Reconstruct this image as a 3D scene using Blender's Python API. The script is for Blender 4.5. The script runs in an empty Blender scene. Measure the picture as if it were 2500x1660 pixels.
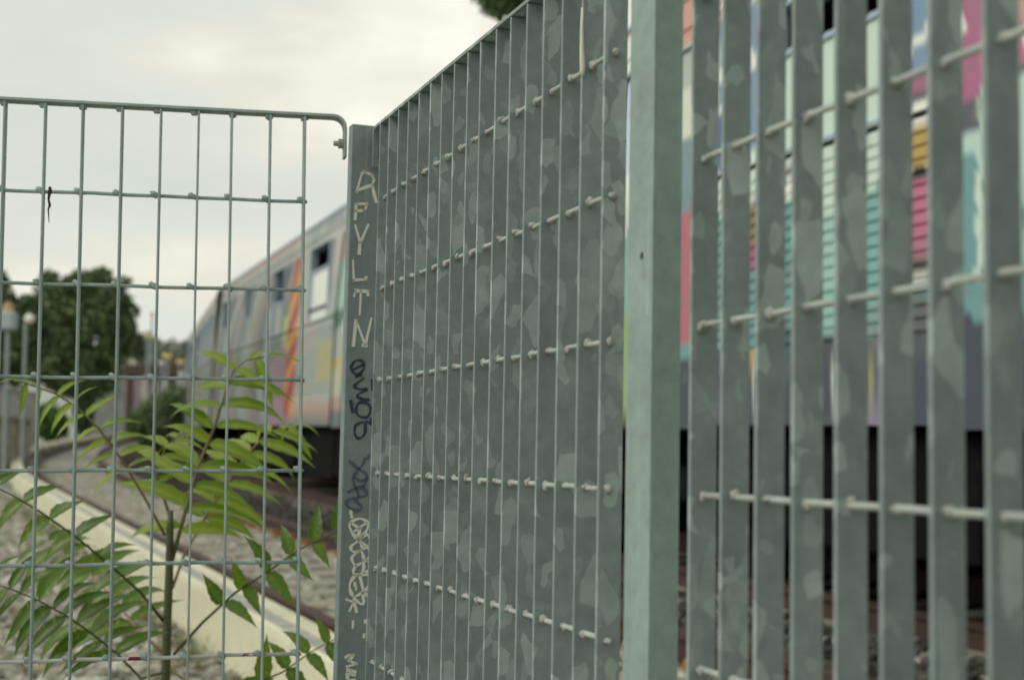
import bpy, bmesh, math, random
import numpy as np
from mathutils import Vector, Matrix
random.seed(7); rng = np.random.default_rng(11)
scn = bpy.context.scene
COL = scn.collection

# ------------------------------------------------------------------ camera
EYE = 1.25                       # lens height above the ground by the fence
PITCH, ROLL, LENS = 0.06574, 0.00315, 50.0
FPX = LENS / 36.0 * 2500.0
cth, sth = math.cos(PITCH), math.sin(PITCH)
FW = Vector((0, cth, sth)); UP0 = Vector((0, -sth, cth)); RT0 = Vector((1, 0, 0))
RT = RT0 * math.cos(ROLL) + UP0 * math.sin(ROLL)
UPV = -RT0 * math.sin(ROLL) + UP0 * math.cos(ROLL)
CAMP = Vector((0, 0, EYE))
cam = bpy.data.cameras.new('camera'); camo = bpy.data.objects.new('camera', cam); COL.objects.link(camo)
camo.matrix_world = Matrix(((RT.x, UPV.x, -FW.x, 0), (RT.y, UPV.y, -FW.y, 0), (RT.z, UPV.z, -FW.z, EYE), (0, 0, 0, 1)))
cam.lens = LENS; cam.sensor_width = 36; cam.sensor_fit = 'HORIZONTAL'; cam.clip_start = 0.05; cam.clip_end = 4000
cam.dof.use_dof = True; cam.dof.focus_distance = 1.72; cam.dof.aperture_fstop = 6.0; cam.dof.aperture_blades = 0
scn.camera = camo

# ------------------------------------------------------------------ sky, sun, exposure
SUN_DIR = Vector((-0.80, -0.30, 0.62)).normalized()
w = bpy.data.worlds.new('World'); scn.world = w; w.use_nodes = True
nt = w.node_tree; nt.nodes.clear()
def N(t, **k):
    n = nt.nodes.new(t)
    for a, b in k.items(): setattr(n, a, b)
    return n
out = N('ShaderNodeOutputWorld'); bg = N('ShaderNodeBackground'); sky = N('ShaderNodeTexSky')
sky.sky_type = 'NISHITA'; sky.sun_disc = False
sky.sun_elevation = math.asin(SUN_DIR.z); sky.sun_rotation = math.atan2(SUN_DIR.x, SUN_DIR.y)
tc = N('ShaderNodeTexCoord'); mp = N('ShaderNodeMapping'); mp.inputs['Scale'].default_value = (1.4, 1.4, 3.6)
no = N('ShaderNodeTexNoise'); no.inputs['Scale'].default_value = 1.9; no.inputs['Detail'].default_value = 5; no.inputs['Roughness'].default_value = 0.5
mp.inputs['Location'].default_value = (2.442573, 2.417275, 4.745396)
cr = N('ShaderNodeValToRGB')
cr.color_ramp.elements[0].position = 0.40; cr.color_ramp.elements[0].color = (0.70, 0.75, 0.68, 1)
cr.color_ramp.elements[1].position = 0.66; cr.color_ramp.elements[1].color = (1.10, 1.06, 0.94, 1)
for pos_, c_ in ((0.51, (0.775, 0.80, 0.72, 1)), (0.56, (0.84, 0.83, 0.72, 1))): cr.color_ramp.elements.new(pos_).color = c_
sc_ = N('ShaderNodeMixRGB', blend_type='MULTIPLY'); sc_.inputs[0].default_value = 1; sc_.inputs[2].default_value = (0.08, 0.08, 0.08, 1)
mx = N('ShaderNodeMixRGB'); mx.inputs[0].default_value = 0.94
L = nt.links.new
L(tc.outputs['Generated'], mp.inputs['Vector']); L(mp.outputs[0], no.inputs['Vector']); L(no.outputs['Fac'], cr.inputs[0])
L(sky.outputs[0], sc_.inputs[1]); L(sc_.outputs[0], mx.inputs[1]); L(cr.outputs[0], mx.inputs[2])
L(mx.outputs[0], bg.inputs['Color']); bg.inputs['Strength'].default_value = 1.0; L(bg.outputs[0], out.inputs['Surface'])
sl_ = bpy.data.lights.new('sun', 'SUN'); sl_.energy = 1.5; sl_.angle = math.radians(28); sl_.color = (1.0, 0.96, 0.88)
so = bpy.data.objects.new('sun', sl_); COL.objects.link(so); so.rotation_euler = SUN_DIR.to_track_quat('Z', 'Y').to_euler()
scn.view_settings.view_transform = 'Standard'; scn.view_settings.look = 'None'; scn.view_settings.exposure = 0.0; scn.view_settings.gamma = 1.0
scn.view_settings.use_curve_mapping = False

# ------------------------------------------------------------------ helpers
def lin(c): return tuple(((v / 255.0) / 12.92 if v <= 10 else (((v / 255.0) + 0.055) / 1.055) ** 2.4) for v in c)
def ray(px, py):
    u = (px - 1250) / FPX; v = (830 - py) / FPX
    return (FW + RT * u + UPV * v)
def at(px, py, Y):
    r = ray(px, py); return CAMP + r * (Y / r.y)
def on_plane(px, py, P, n):
    r = ray(px, py); return CAMP + r * ((P - CAMP).dot(n) / r.dot(n))

def mat(name, col=(.5, .5, .5), rough=.6, metal=0.0, spec=.5, noise=None, bump=None, attr=None, sss=None):
    """noise = list of (scale, colour, low, high) patches mixed over the base; bump = (scale, strength, distance)"""
    m = bpy.data.materials.new(name); m.use_nodes = True; t = m.node_tree; b = t.nodes['Principled BSDF']
    b.inputs['Roughness'].default_value = rough; b.inputs['Metallic'].default_value = metal; b.inputs['Specular IOR Level'].default_value = spec
    tcn = t.nodes.new('ShaderNodeTexCoord'); oi = t.nodes.new('ShaderNodeObjectInfo')
    add = t.nodes.new('ShaderNodeVectorMath'); add.operation = 'ADD'
    mul = t.nodes.new('ShaderNodeVectorMath'); mul.operation = 'SCALE'; mul.inputs[0].default_value = (37.1, 17.3, 53.7)
    t.links.new(oi.outputs['Random'], mul.inputs['Scale'])
    t.links.new(tcn.outputs['Object'], add.inputs[0]); t.links.new(mul.outputs[0], add.inputs[1])
    if attr:
        a = t.nodes.new('ShaderNodeAttribute'); a.attribute_name = attr; cur = a.outputs['Color']
    else:
        rgb = t.nodes.new('ShaderNodeRGB'); rgb.outputs[0].default_value = (*col, 1); cur = rgb.outputs[0]
    for (s, c, lo, hi) in (noise or []):
        n = t.nodes.new('ShaderNodeTexNoise'); n.inputs['Scale'].default_value = s; n.inputs['Detail'].default_value = 4
        r = t.nodes.new('ShaderNodeMapRange'); r.inputs['From Min'].default_value = lo; r.inputs['From Max'].default_value = hi
        x = t.nodes.new('ShaderNodeMixRGB'); x.inputs[2].default_value = (*c, 1)
        t.links.new(add.outputs[0], n.inputs['Vector']); t.links.new(n.outputs['Fac'], r.inputs['Value'])
        t.links.new(r.outputs[0], x.inputs[0]); t.links.new(cur, x.inputs[1]); cur = x.outputs[0]
    t.links.new(cur, b.inputs['Base Color'])
    if bump:
        n = t.nodes.new('ShaderNodeTexNoise'); n.inputs['Scale'].default_value = bump[0]; n.inputs['Detail'].default_value = 6
        bp = t.nodes.new('ShaderNodeBump'); bp.inputs['Strength'].default_value = bump[1]; bp.inputs['Distance'].default_value = bump[2]
        t.links.new(add.outputs[0], n.inputs['Vector']); t.links.new(n.outputs['Fac'], bp.inputs['Height']); t.links.new(bp.outputs[0], b.inputs['Normal'])
    return m

def galvanised(name, base, light, spangle=True, scale=44.0, streak=False):
    """weathered zinc: mottled grey with irregular paler crystal patches"""
    m = mat(name, base, rough=.62, metal=.0, spec=.45)
    t = m.node_tree; b = t.nodes['Principled BSDF']
    add = [n for n in t.nodes if n.bl_idname == 'ShaderNodeVectorMath' and n.operation == 'ADD'][0]
    rgb = [n for n in t.nodes if n.bl_idname == 'ShaderNodeRGB'][0]
    def node(k, **kw):
        n = t.nodes.new(k)
        for a, v in kw.items(): setattr(n, a, v)
        return n
    # soft mottling
    n1 = node('ShaderNodeTexNoise'); n1.inputs['Scale'].default_value = 55; n1.inputs['Detail'].default_value = 5; n1.inputs['Roughness'].default_value = .65
    r1 = node('ShaderNodeMapRange'); r1.inputs['From Min'].default_value = .3; r1.inputs['From Max'].default_value = .7
    r1.inputs['To Min'].default_value = .86; r1.inputs['To Max'].default_value = 1.14
    n3 = node('ShaderNodeTexNoise'); n3.inputs['Scale'].default_value = 7; n3.inputs['Detail'].default_value = 3
    r3 = node('ShaderNodeMapRange'); r3.inputs['From Min'].default_value = .3; r3.inputs['From Max'].default_value = .7
    r3.inputs['To Min'].default_value = .88; r3.inputs['To Max'].default_value = 1.1
    for n in (n1, n3): t.links.new(add.outputs[0], n.inputs['Vector'])
    t.links.new(n1.outputs['Fac'], r1.inputs[0]); t.links.new(n3.outputs['Fac'], r3.inputs[0])
    mm = node('ShaderNodeMath', operation='MULTIPLY'); t.links.new(r1.outputs[0], mm.inputs[0]); t.links.new(r3.outputs[0], mm.inputs[1])
    cur = rgb.outputs[0]
    if streak:
        st = node('ShaderNodeVectorMath', operation='MULTIPLY'); st.inputs[1].default_value = (70, 70, 2.2); t.links.new(add.outputs[0], st.inputs[0])
        sn = node('ShaderNodeTexNoise'); sn.inputs['Scale'].default_value = 1.0; sn.inputs['Detail'].default_value = 5; t.links.new(st.outputs[0], sn.inputs['Vector'])
        sr = node('ShaderNodeMapRange'); sr.inputs['From Min'].default_value = .55; sr.inputs['From Max'].default_value = .8; sr.inputs['To Max'].default_value = .7; t.links.new(sn.outputs['Fac'], sr.inputs[0])
        x = node('ShaderNodeMixRGB'); x.inputs[2].default_value = (*light, 1); t.links.new(sr.outputs[0], x.inputs[0]); t.links.new(cur, x.inputs[1]); cur = x.outputs[0]
    if spangle:
        # distorted cells, about a third of them paler
        dn = node('ShaderNodeTexNoise'); dn.inputs['Scale'].default_value = 45; dn.inputs['Detail'].default_value = 1
        ds = node('ShaderNodeVectorMath', operation='SCALE'); ds.inputs['Scale'].default_value = .009
        sq = node('ShaderNodeVectorMath', operation='MULTIPLY'); sq.inputs[1].default_value = (1, 1, .55)
        da = node('ShaderNodeVectorMath', operation='ADD')
        t.links.new(add.outputs[0], dn.inputs['Vector']); t.links.new(dn.outputs['Color'], ds.inputs[0])
        t.links.new(add.outputs[0], sq.inputs[0]); t.links.new(sq.outputs[0], da.inputs[0]); t.links.new(ds.outputs[0], da.inputs[1])
        prev = None
        for k, (sc, thr, amt) in enumerate(((scale, .77, 1.0), (scale * 1.9, .80, .9))):
            vo = node('ShaderNodeTexVoronoi'); vo.inputs['Scale'].default_value = sc; vo.inputs['Randomness'].default_value = 1.0
            t.links.new(da.outputs[0], vo.inputs['Vector'])
            sep = node('ShaderNodeSeparateColor'); t.links.new(vo.outputs['Color'], sep.inputs[0])
            rr = node('ShaderNodeMapRange'); rr.inputs['From Min'].default_value = thr; rr.inputs['From Max'].default_value = thr + .20
            rr.inputs['To Max'].default_value = amt; t.links.new(sep.outputs[0], rr.inputs[0])
            ml = rr
            x = node('ShaderNodeMixRGB'); x.inputs[2].default_value = (*light, 1)
            t.links.new(ml.outputs[0], x.inputs[0]); t.links.new(cur, x.inputs[1]); cur = x.outputs[0]
    fin = node('ShaderNodeVectorMath', operation='SCALE'); t.links.new(cur, fin.inputs[0]); t.links.new(mm.outputs[0], fin.inputs['Scale'])
    t.links.new(fin.outputs[0], b.inputs['Base Color'])
    bp = node('ShaderNodeBump'); bp.inputs['Strength'].default_value = .25; bp.inputs['Distance'].default_value = .0006
    t.links.new(n1.outputs['Fac'], bp.inputs['Height']); t.links.new(bp.outputs[0], b.inputs['Normal'])
    return m

def mesh(name, v, f, m=None, smooth=False):
    me = bpy.data.meshes.new(name); me.from_pydata([tuple(p) for p in v], [], f); me.update()
    if m:
        for mm in (m if isinstance(m, (list, tuple)) else [m]): me.materials.append(mm)
    if smooth: me.polygons.foreach_set('use_smooth', [True] * len(me.polygons))
    return me
def obj(name, me, parent=None, loc=None):
    o = bpy.data.objects.new(name, me); COL.objects.link(o)
    if parent: o.parent = parent
    if loc is not None: o.location = loc
    return o
def tag(o, label=None, cat=None, group=None, kind=None):
    for k, v in (('label', label), ('category', cat), ('group', group), ('kind', kind)):
        if v: o[k] = v
    return o
def thing(name, label, cat, M=None, loc=(0, 0, 0), group=None):
    o = bpy.data.objects.new(name, None); COL.objects.link(o); o.empty_display_size = .1
    if M is not None: o.matrix_world = M
    else: o.location = loc
    return tag(o, label, cat, group)
class MB:
    def __init__(s): s.v = []; s.f = []
    def box(s, a, b):
        i = len(s.v); x0, y0, z0 = a; x1, y1, z1 = b
        s.v += [(x0, y0, z0), (x1, y0, z0), (x1, y1, z0), (x0, y1, z0), (x0, y0, z1), (x1, y0, z1), (x1, y1, z1), (x0, y1, z1)]
        s.f += [tuple(i + k for k in q) for q in ((0, 3, 2, 1), (4, 5, 6, 7), (0, 1, 5, 4), (1, 2, 6, 5), (2, 3, 7, 6), (3, 0, 4, 7))]
        return s
    def tube(s, pts, rad, n=8, cap=True):
        pts = [Vector(p) for p in pts]; i0 = len(s.v); rads = rad if isinstance(rad, (list, tuple)) else [rad] * len(pts)
        t = (pts[1] - pts[0]).normalized(); a = t.orthogonal().normalized()
        for k, p in enumerate(pts):
            t = (pts[min(k + 1, len(pts) - 1)] - pts[max(k - 1, 0)]).normalized()
            a = (a - t * a.dot(t)).normalized(); b = t.cross(a)
            for j in range(n):
                th = 2 * math.pi * j / n; s.v.append(tuple(p + (a * math.cos(th) + b * math.sin(th)) * rads[k]))
        for k in range(len(pts) - 1):
            for j in range(n):
                s.f.append((i0 + k * n + j, i0 + k * n + (j + 1) % n, i0 + (k + 1) * n + (j + 1) % n, i0 + (k + 1) * n + j))
        if cap:
            s.f.append(tuple(i0 + j for j in range(n))[::-1]); s.f.append(tuple(i0 + (len(pts) - 1) * n + j for j in range(n)))
        return s
    def strip(s, path, th, y0, y1):
        """flat bar following a path in (x,z), thickness th on its inner side, from y0 to y1"""
        i = len(s.v); n = len(path)
        for k, (x, z) in enumerate(path):
            a = Vector(path[max(k - 1, 0)]); b = Vector(path[min(k + 1, n - 1)]); t = (b - a).normalized(); nn = Vector((-t.y, t.x)) * (th / 2)
            s.v += [(x + nn.x, y0, z + nn.y), (x - nn.x, y0, z - nn.y), (x - nn.x, y1, z - nn.y), (x + nn.x, y1, z + nn.y)]
        for k in range(n - 1):
            for j in range(4):
                s.f.append((i + k * 4 + j, i + k * 4 + (j + 1) % 4, i + k * 4 + 4 + (j + 1) % 4, i + k * 4 + 4 + j))
        s.f.append((i, i + 1, i + 2, i + 3)); e = i + (n - 1) * 4; s.f.append((e + 3, e + 2, e + 1, e))
        return s
    def mesh(s, name, m=None, smooth=False, bevel=0):
        me = mesh(name, s.v, s.f, m, smooth)
        bm = bmesh.new(); bm.from_mesh(me); bmesh.ops.recalc_face_normals(bm, faces=bm.faces[:])
        if bevel: bmesh.ops.bevel(bm, geom=bm.edges[:], offset=bevel, segments=1, affect='EDGES')
        bm.to_mesh(me); bm.free(); return me
def holed_plate(cx, cz, hw, hh, hx0, hx1, hz0, hz1, y0, y1, n=16, round_=True):
    """plate in the x-z plane (thickness y0..y1) with an elliptical / slotted hole"""
    mb = MB(); outer = []; inner = []
    rx, rz = (hx1 - hx0) / 2, (hz1 - hz0) / 2; ix, iz = (hx0 + hx1) / 2, (hz0 + hz1) / 2
    for k in range(n):
        a = 2 * math.pi * k / n + 1e-4; c, s = math.cos(a), math.sin(a)
        r = min(rx, rz); px = ix + (rx - r) * (1 if c > 0 else -1) * (abs(c) > 1e-6) + r * c; pz = iz + (rz - r) * (1 if s > 0 else -1) + r * s
        inner.append((px, pz))
        q = max(abs(c), abs(s)); outer.append((cx + hw * c / q, cz + hh * s / q))
    for y in (y0, y1):
        for lst in (outer, inner):
            for (x, z) in lst: mb.v.append((x, y, z))
    O0, I0, O1, I1 = 0, n, 2 * n, 3 * n
    for k in range(n):
        j = (k + 1) % n
        mb.f += [(O0 + k, O0 + j, I0 + j, I0 + k), (O1 + j, O1 + k, I1 + k, I1 + j), (O0 + j, O0 + k, O1 + k, O1 + j), (I0 + k, I0 + j, I1 + j, I1 + k)]
    return mb

# ------------------------------------------------------------------ materials
ZB, ZL = (.218, .272, .266), (.355, .435, .415)
M_bar = galvanised('galvanised_flat_bar', ZB, ZL)
M_rod = galvanised('galvanised_rod', (.40, .44, .41), ZL, spangle=False)
M_weld = mat('weld_bead', (.33, .35, .32), rough=.7, noise=[(160, (.18, .15, .12), .6, .75)], bump=(220, .6, .002))
M_post = galvanised('galvanised_post', (.25, .33, .30), (.45, .52, .46), spangle=False, streak=True)
M_cpost = galvanised('galvanised_corner_post', (.205, .258, .256), (.36, .42, .40), spangle=False, streak=True)
M_lbar = galvanised('galvanised_mesh_bar', (.31, .385, .37), (.42, .48, .45), spangle=False)
M_lrod = galvanised('galvanised_mesh_rod', (.33, .41, .395), (.42, .48, .45), spangle=False)
M_redrod = mat('white_rod_with_red_paint', (.55, .56, .52), rough=.6, noise=[(15, (.16, .015, .03), .61, .635)])
M_bolt = mat('dull_bolt', (.38, .37, .30), rough=.45, metal=.5)
M_white = mat('white_marker', (.74, .75, .66), rough=.7)
M_black = mat('dark_marker', (.03, .045, .065), rough=.6)
M_blue = mat('faded_blue_marker', (.085, .115, .155), rough=.65)
M_drip = mat('dried_white_drip', (.66, .66, .58), rough=.7)
M_twig = mat('dry_twig', (.045, .035, .025), rough=.9)

# ------------------------------------------------------------------ tracks geometry (shared by the setting and the train)
TPH, GRADE = 0.385, 0.004
TD = Vector((-math.sin(TPH), math.cos(TPH), 0)); TN = Vector((math.cos(TPH), math.sin(TPH), 0))
FAR_ARC, NEAR_ARC, PREF = (8.0, 250.0), (24.0, 170.0), 4.0
RAIL_TOP = EYE - 0.993
def trk(s, p, h=0.0):
    """s metres along the line, p metres to the right of the lens, h above the rail top"""
    z = RAIL_TOP + GRADE * s + h
    def arc(s0, R):
        if s <= s0: return TD * s + TN * p
        a = (s - s0) / R; C = TD * s0 + TN * (PREF + R)
        return C + (TD * math.sin(a) - TN * math.cos(a)) * (R - (p - PREF))
    w_ = max(0.0, min(1.0, (4.2 - p) / .7)); z += w_ * .011 * max(0.0, s - 26)
    q = arc(*FAR_ARC) if w_ <= 0 else (arc(*NEAR_ARC) if w_ >= 1 else arc(*FAR_ARC).lerp(arc(*NEAR_ARC), w_))
    return Vector((q.x, q.y, z))
def trk_ang(s, arc_=(24.0, 170.0)): return 0.0 if s <= arc_[0] else (s - arc_[0]) / arc_[1]
def steps(a, b):
    s = a; r = []
    while s < b: r.append(s); s += 1.0 if s > 6 else 2.0
    return r + [b]
def sweep(profile, a, b, m, name, smooth=False):
    """closed profile [(p,h)] swept along the line"""
    ss = steps(a, b); n = len(profile); v = []; f = []
    for s in ss:
        for (p, h) in profile: v.append(trk(s, p, h))
    for k in range(len(ss) - 1):
        for j in range(n): f.append((k * n + j, k * n + (j + 1) % n, (k + 1) * n + (j + 1) % n, (k + 1) * n + j))
    f.append(tuple(range(n))); f.append(tuple((len(ss) - 1) * n + j for j in range(n))[::-1])
    me = mesh(name, v, f, m, smooth); bm = bmesh.new(); bm.from_mesh(me); bmesh.ops.recalc_face_normals(bm, faces=bm.faces[:]); bm.to_mesh(me); bm.free()
    return me

# ================================================================== SETTING
M_ground = mat('dry_stony_ground', (.26, .245, .19), rough=.95, noise=[(9, (.34, .32, .26), .45, .7), (40, (.13, .115, .085), .55, .72), (3, (.12, .14, .055), .62, .75)], bump=(30, .8, .03))
M_ballast = mat('ballast', (.31, .30, .255), rough=.95, noise=[(22, (.17, .155, .12), .52, .72), (30, (.42, .40, .34), .55, .7), (2.2, (.27, .22, .15), .58, .85)], bump=(26, 1, .04))
M_stone = mat('ballast_stone', attr='tint', rough=.95)
v = []; f = []; nx = 40
for j in range(nx + 1):
    for i in range(nx + 1):
        x = -1500 + 3000 * i / nx; y = -300 + 2300 * j / nx; v.append((x, y, 0.0))
for j in range(nx):
    for i in range(nx): a = j * (nx + 1) + i; f.append((a, a + 1, a + nx + 2, a + nx + 1))
tag(obj('ground', mesh('ground', v, f, M_ground)), kind='structure')
tag(obj('ballast_bed', sweep([(.55, -.262), (1.15, -.17), (3.9, -.135), (7.4, -.135), (8.1, -.262 + .02), (8.1, -2.2), (.55, -2.2)], -3, 130, M_ballast, 'ballast_bed')), kind='structure')

M_darkbal = mat('dark_strip_ballast', (.045, .036, .027), rough=.95, spec=.08, noise=[(20, (.10, .075, .05), .52, .7), (30, (.02, .017, .014), .5, .68)], bump=(26, 1, .04))
tag(obj('dark_ballast', sweep([(3.66, -.150), (3.66, -.131), (3.9, -.130), (7.3, -.130), (7.3, -.150)], -3, 60, M_darkbal, 'dark_ballast')), kind='structure')  # darker ballast sheet over the bed beside and under the train
# loose stones
def stones(name, n, fn, size, tints):
    ico = bmesh.new(); bmesh.ops.create_icosphere(ico, subdivisions=1, radius=1); bv = np.array([q.co[:] for q in ico.verts]); bf = np.array([[q.index for q in fc.verts] for fc in ico.faces]); ico.free()
    V = []; F = []; Cc = []
    for k in range(n):
        p = fn(k); sz = size * rng.uniform(.5, 1.35)
        q = bv * (1 + rng.uniform(-.28, .28, (len(bv), 1))) * np.array([rng.uniform(.8, 1.4), rng.uniform(.7, 1.1), rng.uniform(.5, .8)]) * sz
        a = rng.uniform(0, 6.28); R = np.array([[math.cos(a), -math.sin(a), 0], [math.sin(a), math.cos(a), 0], [0, 0, 1]])
        V.append(q @ R.T + np.array(p)); F.append(bf + 12 * k)
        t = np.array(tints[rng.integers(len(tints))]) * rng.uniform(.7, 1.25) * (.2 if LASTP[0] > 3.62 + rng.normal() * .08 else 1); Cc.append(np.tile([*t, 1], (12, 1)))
    V = np.concatenate(V); F = np.concatenate(F); Cc = np.concatenate(Cc)
    me = mesh(name, V, F.tolist(), M_stone)
    at_ = me.color_attributes.new('tint', 'FLOAT_COLOR', 'POINT'); at_.data.foreach_set('color', Cc.ravel().astype(np.float32))
    return obj(name, me)
def bed_z(p):
    xs = [.40, .55, 1.15, 3.9, 8]; zs = [-.27, -.262, -.17, -.135, -.135]; return float(np.interp(p, xs, zs))
TINT = [(.42, .41, .345), (.31, .30, .255), (.49, .48, .41), (.23, .21, .17), (.33, .285, .21), (.21, .205, .18), (.40, .42, .38)]
LASTP = [0]
def fn_bed(k):
    s = 3.5 + 34 * rng.random() ** 1.6; p = rng.uniform(.42, 4.8); LASTP[0] = p; return trk(s, p, bed_z(p) + .012)
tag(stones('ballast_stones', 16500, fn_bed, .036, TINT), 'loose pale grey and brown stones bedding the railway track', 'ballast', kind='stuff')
def fn_ground(k):
    LASTP[0] = 0
    Y = 3.0 + 17 * rng.random() ** 1.5; x = rng.uniform(-.48, .02) * Y - .4
    return (x, Y, .01)
tag(stones('gravel', 9000, fn_ground, .034, TINT[:5] + [(.48, .46, .38), (.46, .43, .33)]), 'pale stony gravel between the mesh fence and the track', 'gravel', kind='stuff')

# rails, sleepers, clips
M_rail = mat('rusty_rail', (.055, .029, .021), rough=.75, noise=[(14, (.12, .06, .033), .6, .8), (60, (.05, .03, .025), .55, .7)], bump=(80, .4, .003))
M_sleeper = mat('concrete_sleeper', (.34, .32, .27), rough=.9, noise=[(20, (.22, .18, .13), .5, .75)])
M_clip = mat('orange_rust_clip', (.33, .165, .05), rough=.85, noise=[(60, (.16, .07, .03), .5, .7)])
RAILP = [(-.078, -.15), (.078, -.15), (.078, -.136), (.014, -.115), (.014, -.025), (.042, -.012), (.042, .022), (.035, .028), (-.035, .028), (-.042, .022), (-.042, -.012), (-.014, -.025), (-.014, -.115), (-.078, -.136)]
def track(pc, s_a, s_b, label, ns, clips):
    root = thing('railway_track', label, 'railway track', loc=trk(s_a, pc, -.15))
    inv = -root.location
    for sgn in (-1, 1):
        me = sweep([(pc + sgn * .7525 + a, b) for a, b in RAILP], s_a, s_b, M_rail, 'rail'); me.transform(Matrix.Translation(inv)); obj('rail', me, root)
    slm = MB().box((-.13, -1.25, -.20), (.13, 1.25, -.118)).mesh('sleeper', M_sleeper, bevel=.015)
    cm = MB().box((-.07, -.035, -.125), (.07, .035, -.085)).box((-.03, -.05, -.085), (.03, .05, -.06)).mesh('rail_clip', M_clip, bevel=.008)
    for k in range(ns):
        s = s_a + 1 + .62 * k; a = trk_ang(s, NEAR_ARC if pc < 4 else FAR_ARC)
        M = Matrix.Rotation(TPH - a - math.pi / 2, 4, 'Z')
        o = obj('sleeper', slm, root); o.location = trk(s, pc) + inv; o.rotation_euler = (0, 0, TPH - a - math.pi / 2)
        if clips[0] < s < clips[1]:
            for q in (-.7525, .7525):
                for e in (-.11, .11):
                    c = obj('rail_clip', cm, o); c.location = (0, -(q + e) * 1.0, 0)
    return root
PCEN_ = 5.70
track(2.63, -2, 125, 'rusty empty railway track curving away beside the cream rail cover', 70, (4.5, 19))
track(PCEN_, -2, 125, 'railway track under the parked graffiti train', 60, (0, 0))

M_blocker = mat('dark_blocker', (.035, .034, .033), rough=.95, spec=.1)
tag(obj('under_train_blocker', sweep([(7.5, -.3), (7.5, .86), (7.42, .87), (7.42, .95), (10.5, .95), (10.5, -.3)], -8, 60, M_blocker, 'under_train_blocker')), kind='structure')  # unseen dark block added behind the train to hide bright ground under the cars
# third-rail cover: cream box with a grey groove along its top
M_cover = mat('cream_plastic_cover', (.62, .61, .44), rough=.55, noise=[(2.5, (.55, .53, .38), .4, .7), (9, (.42, .37, .25), .58, .75), (40, (.34, .30, .2), .66, .78)], bump=(12, .4, .01))
M_cover2 = mat('grey_dusty_strip', (.30, .31, .29), rough=.7, noise=[(12, (.5, .48, .38), .5, .7)])
cv = thing('rail_cover', 'long cream box cover with grey top strip running beside the rail', 'rail cover', loc=trk(-2, 1.45, -.15)); cinv = -cv.location
def cpart(name, prof, m, a=-2, b=120):
    me = sweep(prof, a, b, m, name); me.transform(Matrix.Translation(cinv)); return obj(name, me, cv)
seg = 0; s_ = -2.0
while s_ < 118:
    L_ = 6.0
    cpart('side_panel', [(1.335, -.155), (1.352, .11), (1.360, .14), (1.372, .152), (1.372, -.155)], M_cover, s_, s_ + L_ - .012); s_ += L_
cpart('grey_strip', [(1.376, .05), (1.376, .146), (1.452, .146), (1.452, .05)], M_cover2)
cpart('inner_lip', [(1.460, .02), (1.460, .150), (1.545, .152), (1.557, .135), (1.557, .02)], M_cover)
for k in range(30):
    me = MB().box((-.04, -.04, -.16), (.04, .04, .12)).mesh('bracket', M_rail); o = obj('bracket', me, cv); o.location = trk(1.2 + 3 * k, 1.47) + cinv; o.rotation_euler = (0, 0, TPH - trk_ang(1.2 + 3 * k))

# grass and weeds along the foot of the cover and over the stony ground
M_weed = mat('weed_blade', attr='tint', rough=.7)
V = []; F = []; Cw = []
for k in range(260):
    if k < 150: s_ = 3.5 + 22 * rng.random() ** 1.3; c0 = trk(s_, 1.22 + rng.normal() * .07, -.19)
    else: Y_ = 3.4 + 9 * rng.random(); c0 = Vector((rng.uniform(-.45, -.12) * Y_, Y_, 0))
    for q in range(9):
        a = rng.uniform(0, 6.28); hgt = rng.uniform(.05, .17); w0_ = rng.uniform(.003, .006); o0 = c0 + Vector((rng.normal() * .03, rng.normal() * .03, 0)); d_ = Vector((math.cos(a), math.sin(a), 0)); sd_ = Vector((-d_.y, d_.x, 0)) * w0_
        i0 = len(V); m_ = o0 + d_ * hgt * .25 + Vector((0, 0, hgt * .65)); e_ = o0 + d_ * hgt * .6 + Vector((0, 0, hgt * .9))
        V += [o0 - sd_, o0 + sd_, m_ + sd_ * .8, m_ - sd_ * .8, e_]; F += [(i0, i0 + 1, i0 + 2, i0 + 3), (i0 + 3, i0 + 2, i0 + 4)]
        tc_ = np.array([(.10, .15, .03), (.20, .19, .06), (.07, .12, .03), (.26, .22, .10)][rng.integers(4)]) * rng.uniform(.8, 1.2); Cw += [*tc_, 1] * 5
me = mesh('weeds', V, F, M_weed); ca = me.color_attributes.new('tint', 'FLOAT_COLOR', 'POINT'); ca.data.foreach_set('color', Cw)
tag(obj('weeds', me), 'sparse dry grass and weeds on the stony ground by the cover', 'weeds', kind='stuff')

# ================================================================== TRAIN
M_paint = mat('graffiti_paint', attr='paint', rough=.5, noise=[(1.1, (.20, .20, .17), .56, .85), (6, (.17, .17, .145), .60, .85)])
M_roof = mat('grey_roof', (.42, .43, .40), rough=.6, noise=[(3, (.3, .3, .28), .5, .7)])
M_dark = mat('underframe_black', (.006, .006, .007), rough=.85, spec=.08, noise=[(5, (.014, .012, .01), .55, .75)])
M_in = mat('dark_interior', (.02, .02, .022), rough=.9, spec=.08)
M_rubber = mat('black_seal', (.02, .02, .022), rough=.6)
M_wheel = mat('dark_wheel_steel', (.012, .011, .010), rough=.7, spec=.08)
M_pane = mat('painted_over_pane', (.70, .74, .68), rough=.25)
M_pane3 = mat('dull_painted_pane', (.26, .29, .25), rough=.4)
M_pane2 = mat('mint_painted_pane', (.55, .68, .58), rough=.3)
M_frame = mat('blue_grey_window_frame', (.33, .42, .52), rough=.45)
def pc_(r, g, b):
    c = np.array(lin((r, g, b))); return (c * .76 + .24 * c.mean()) * np.array([1.03, 1.07, 1.15])
PCEN, CANT, CAR_W = 5.70, .045, 1.40
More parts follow.
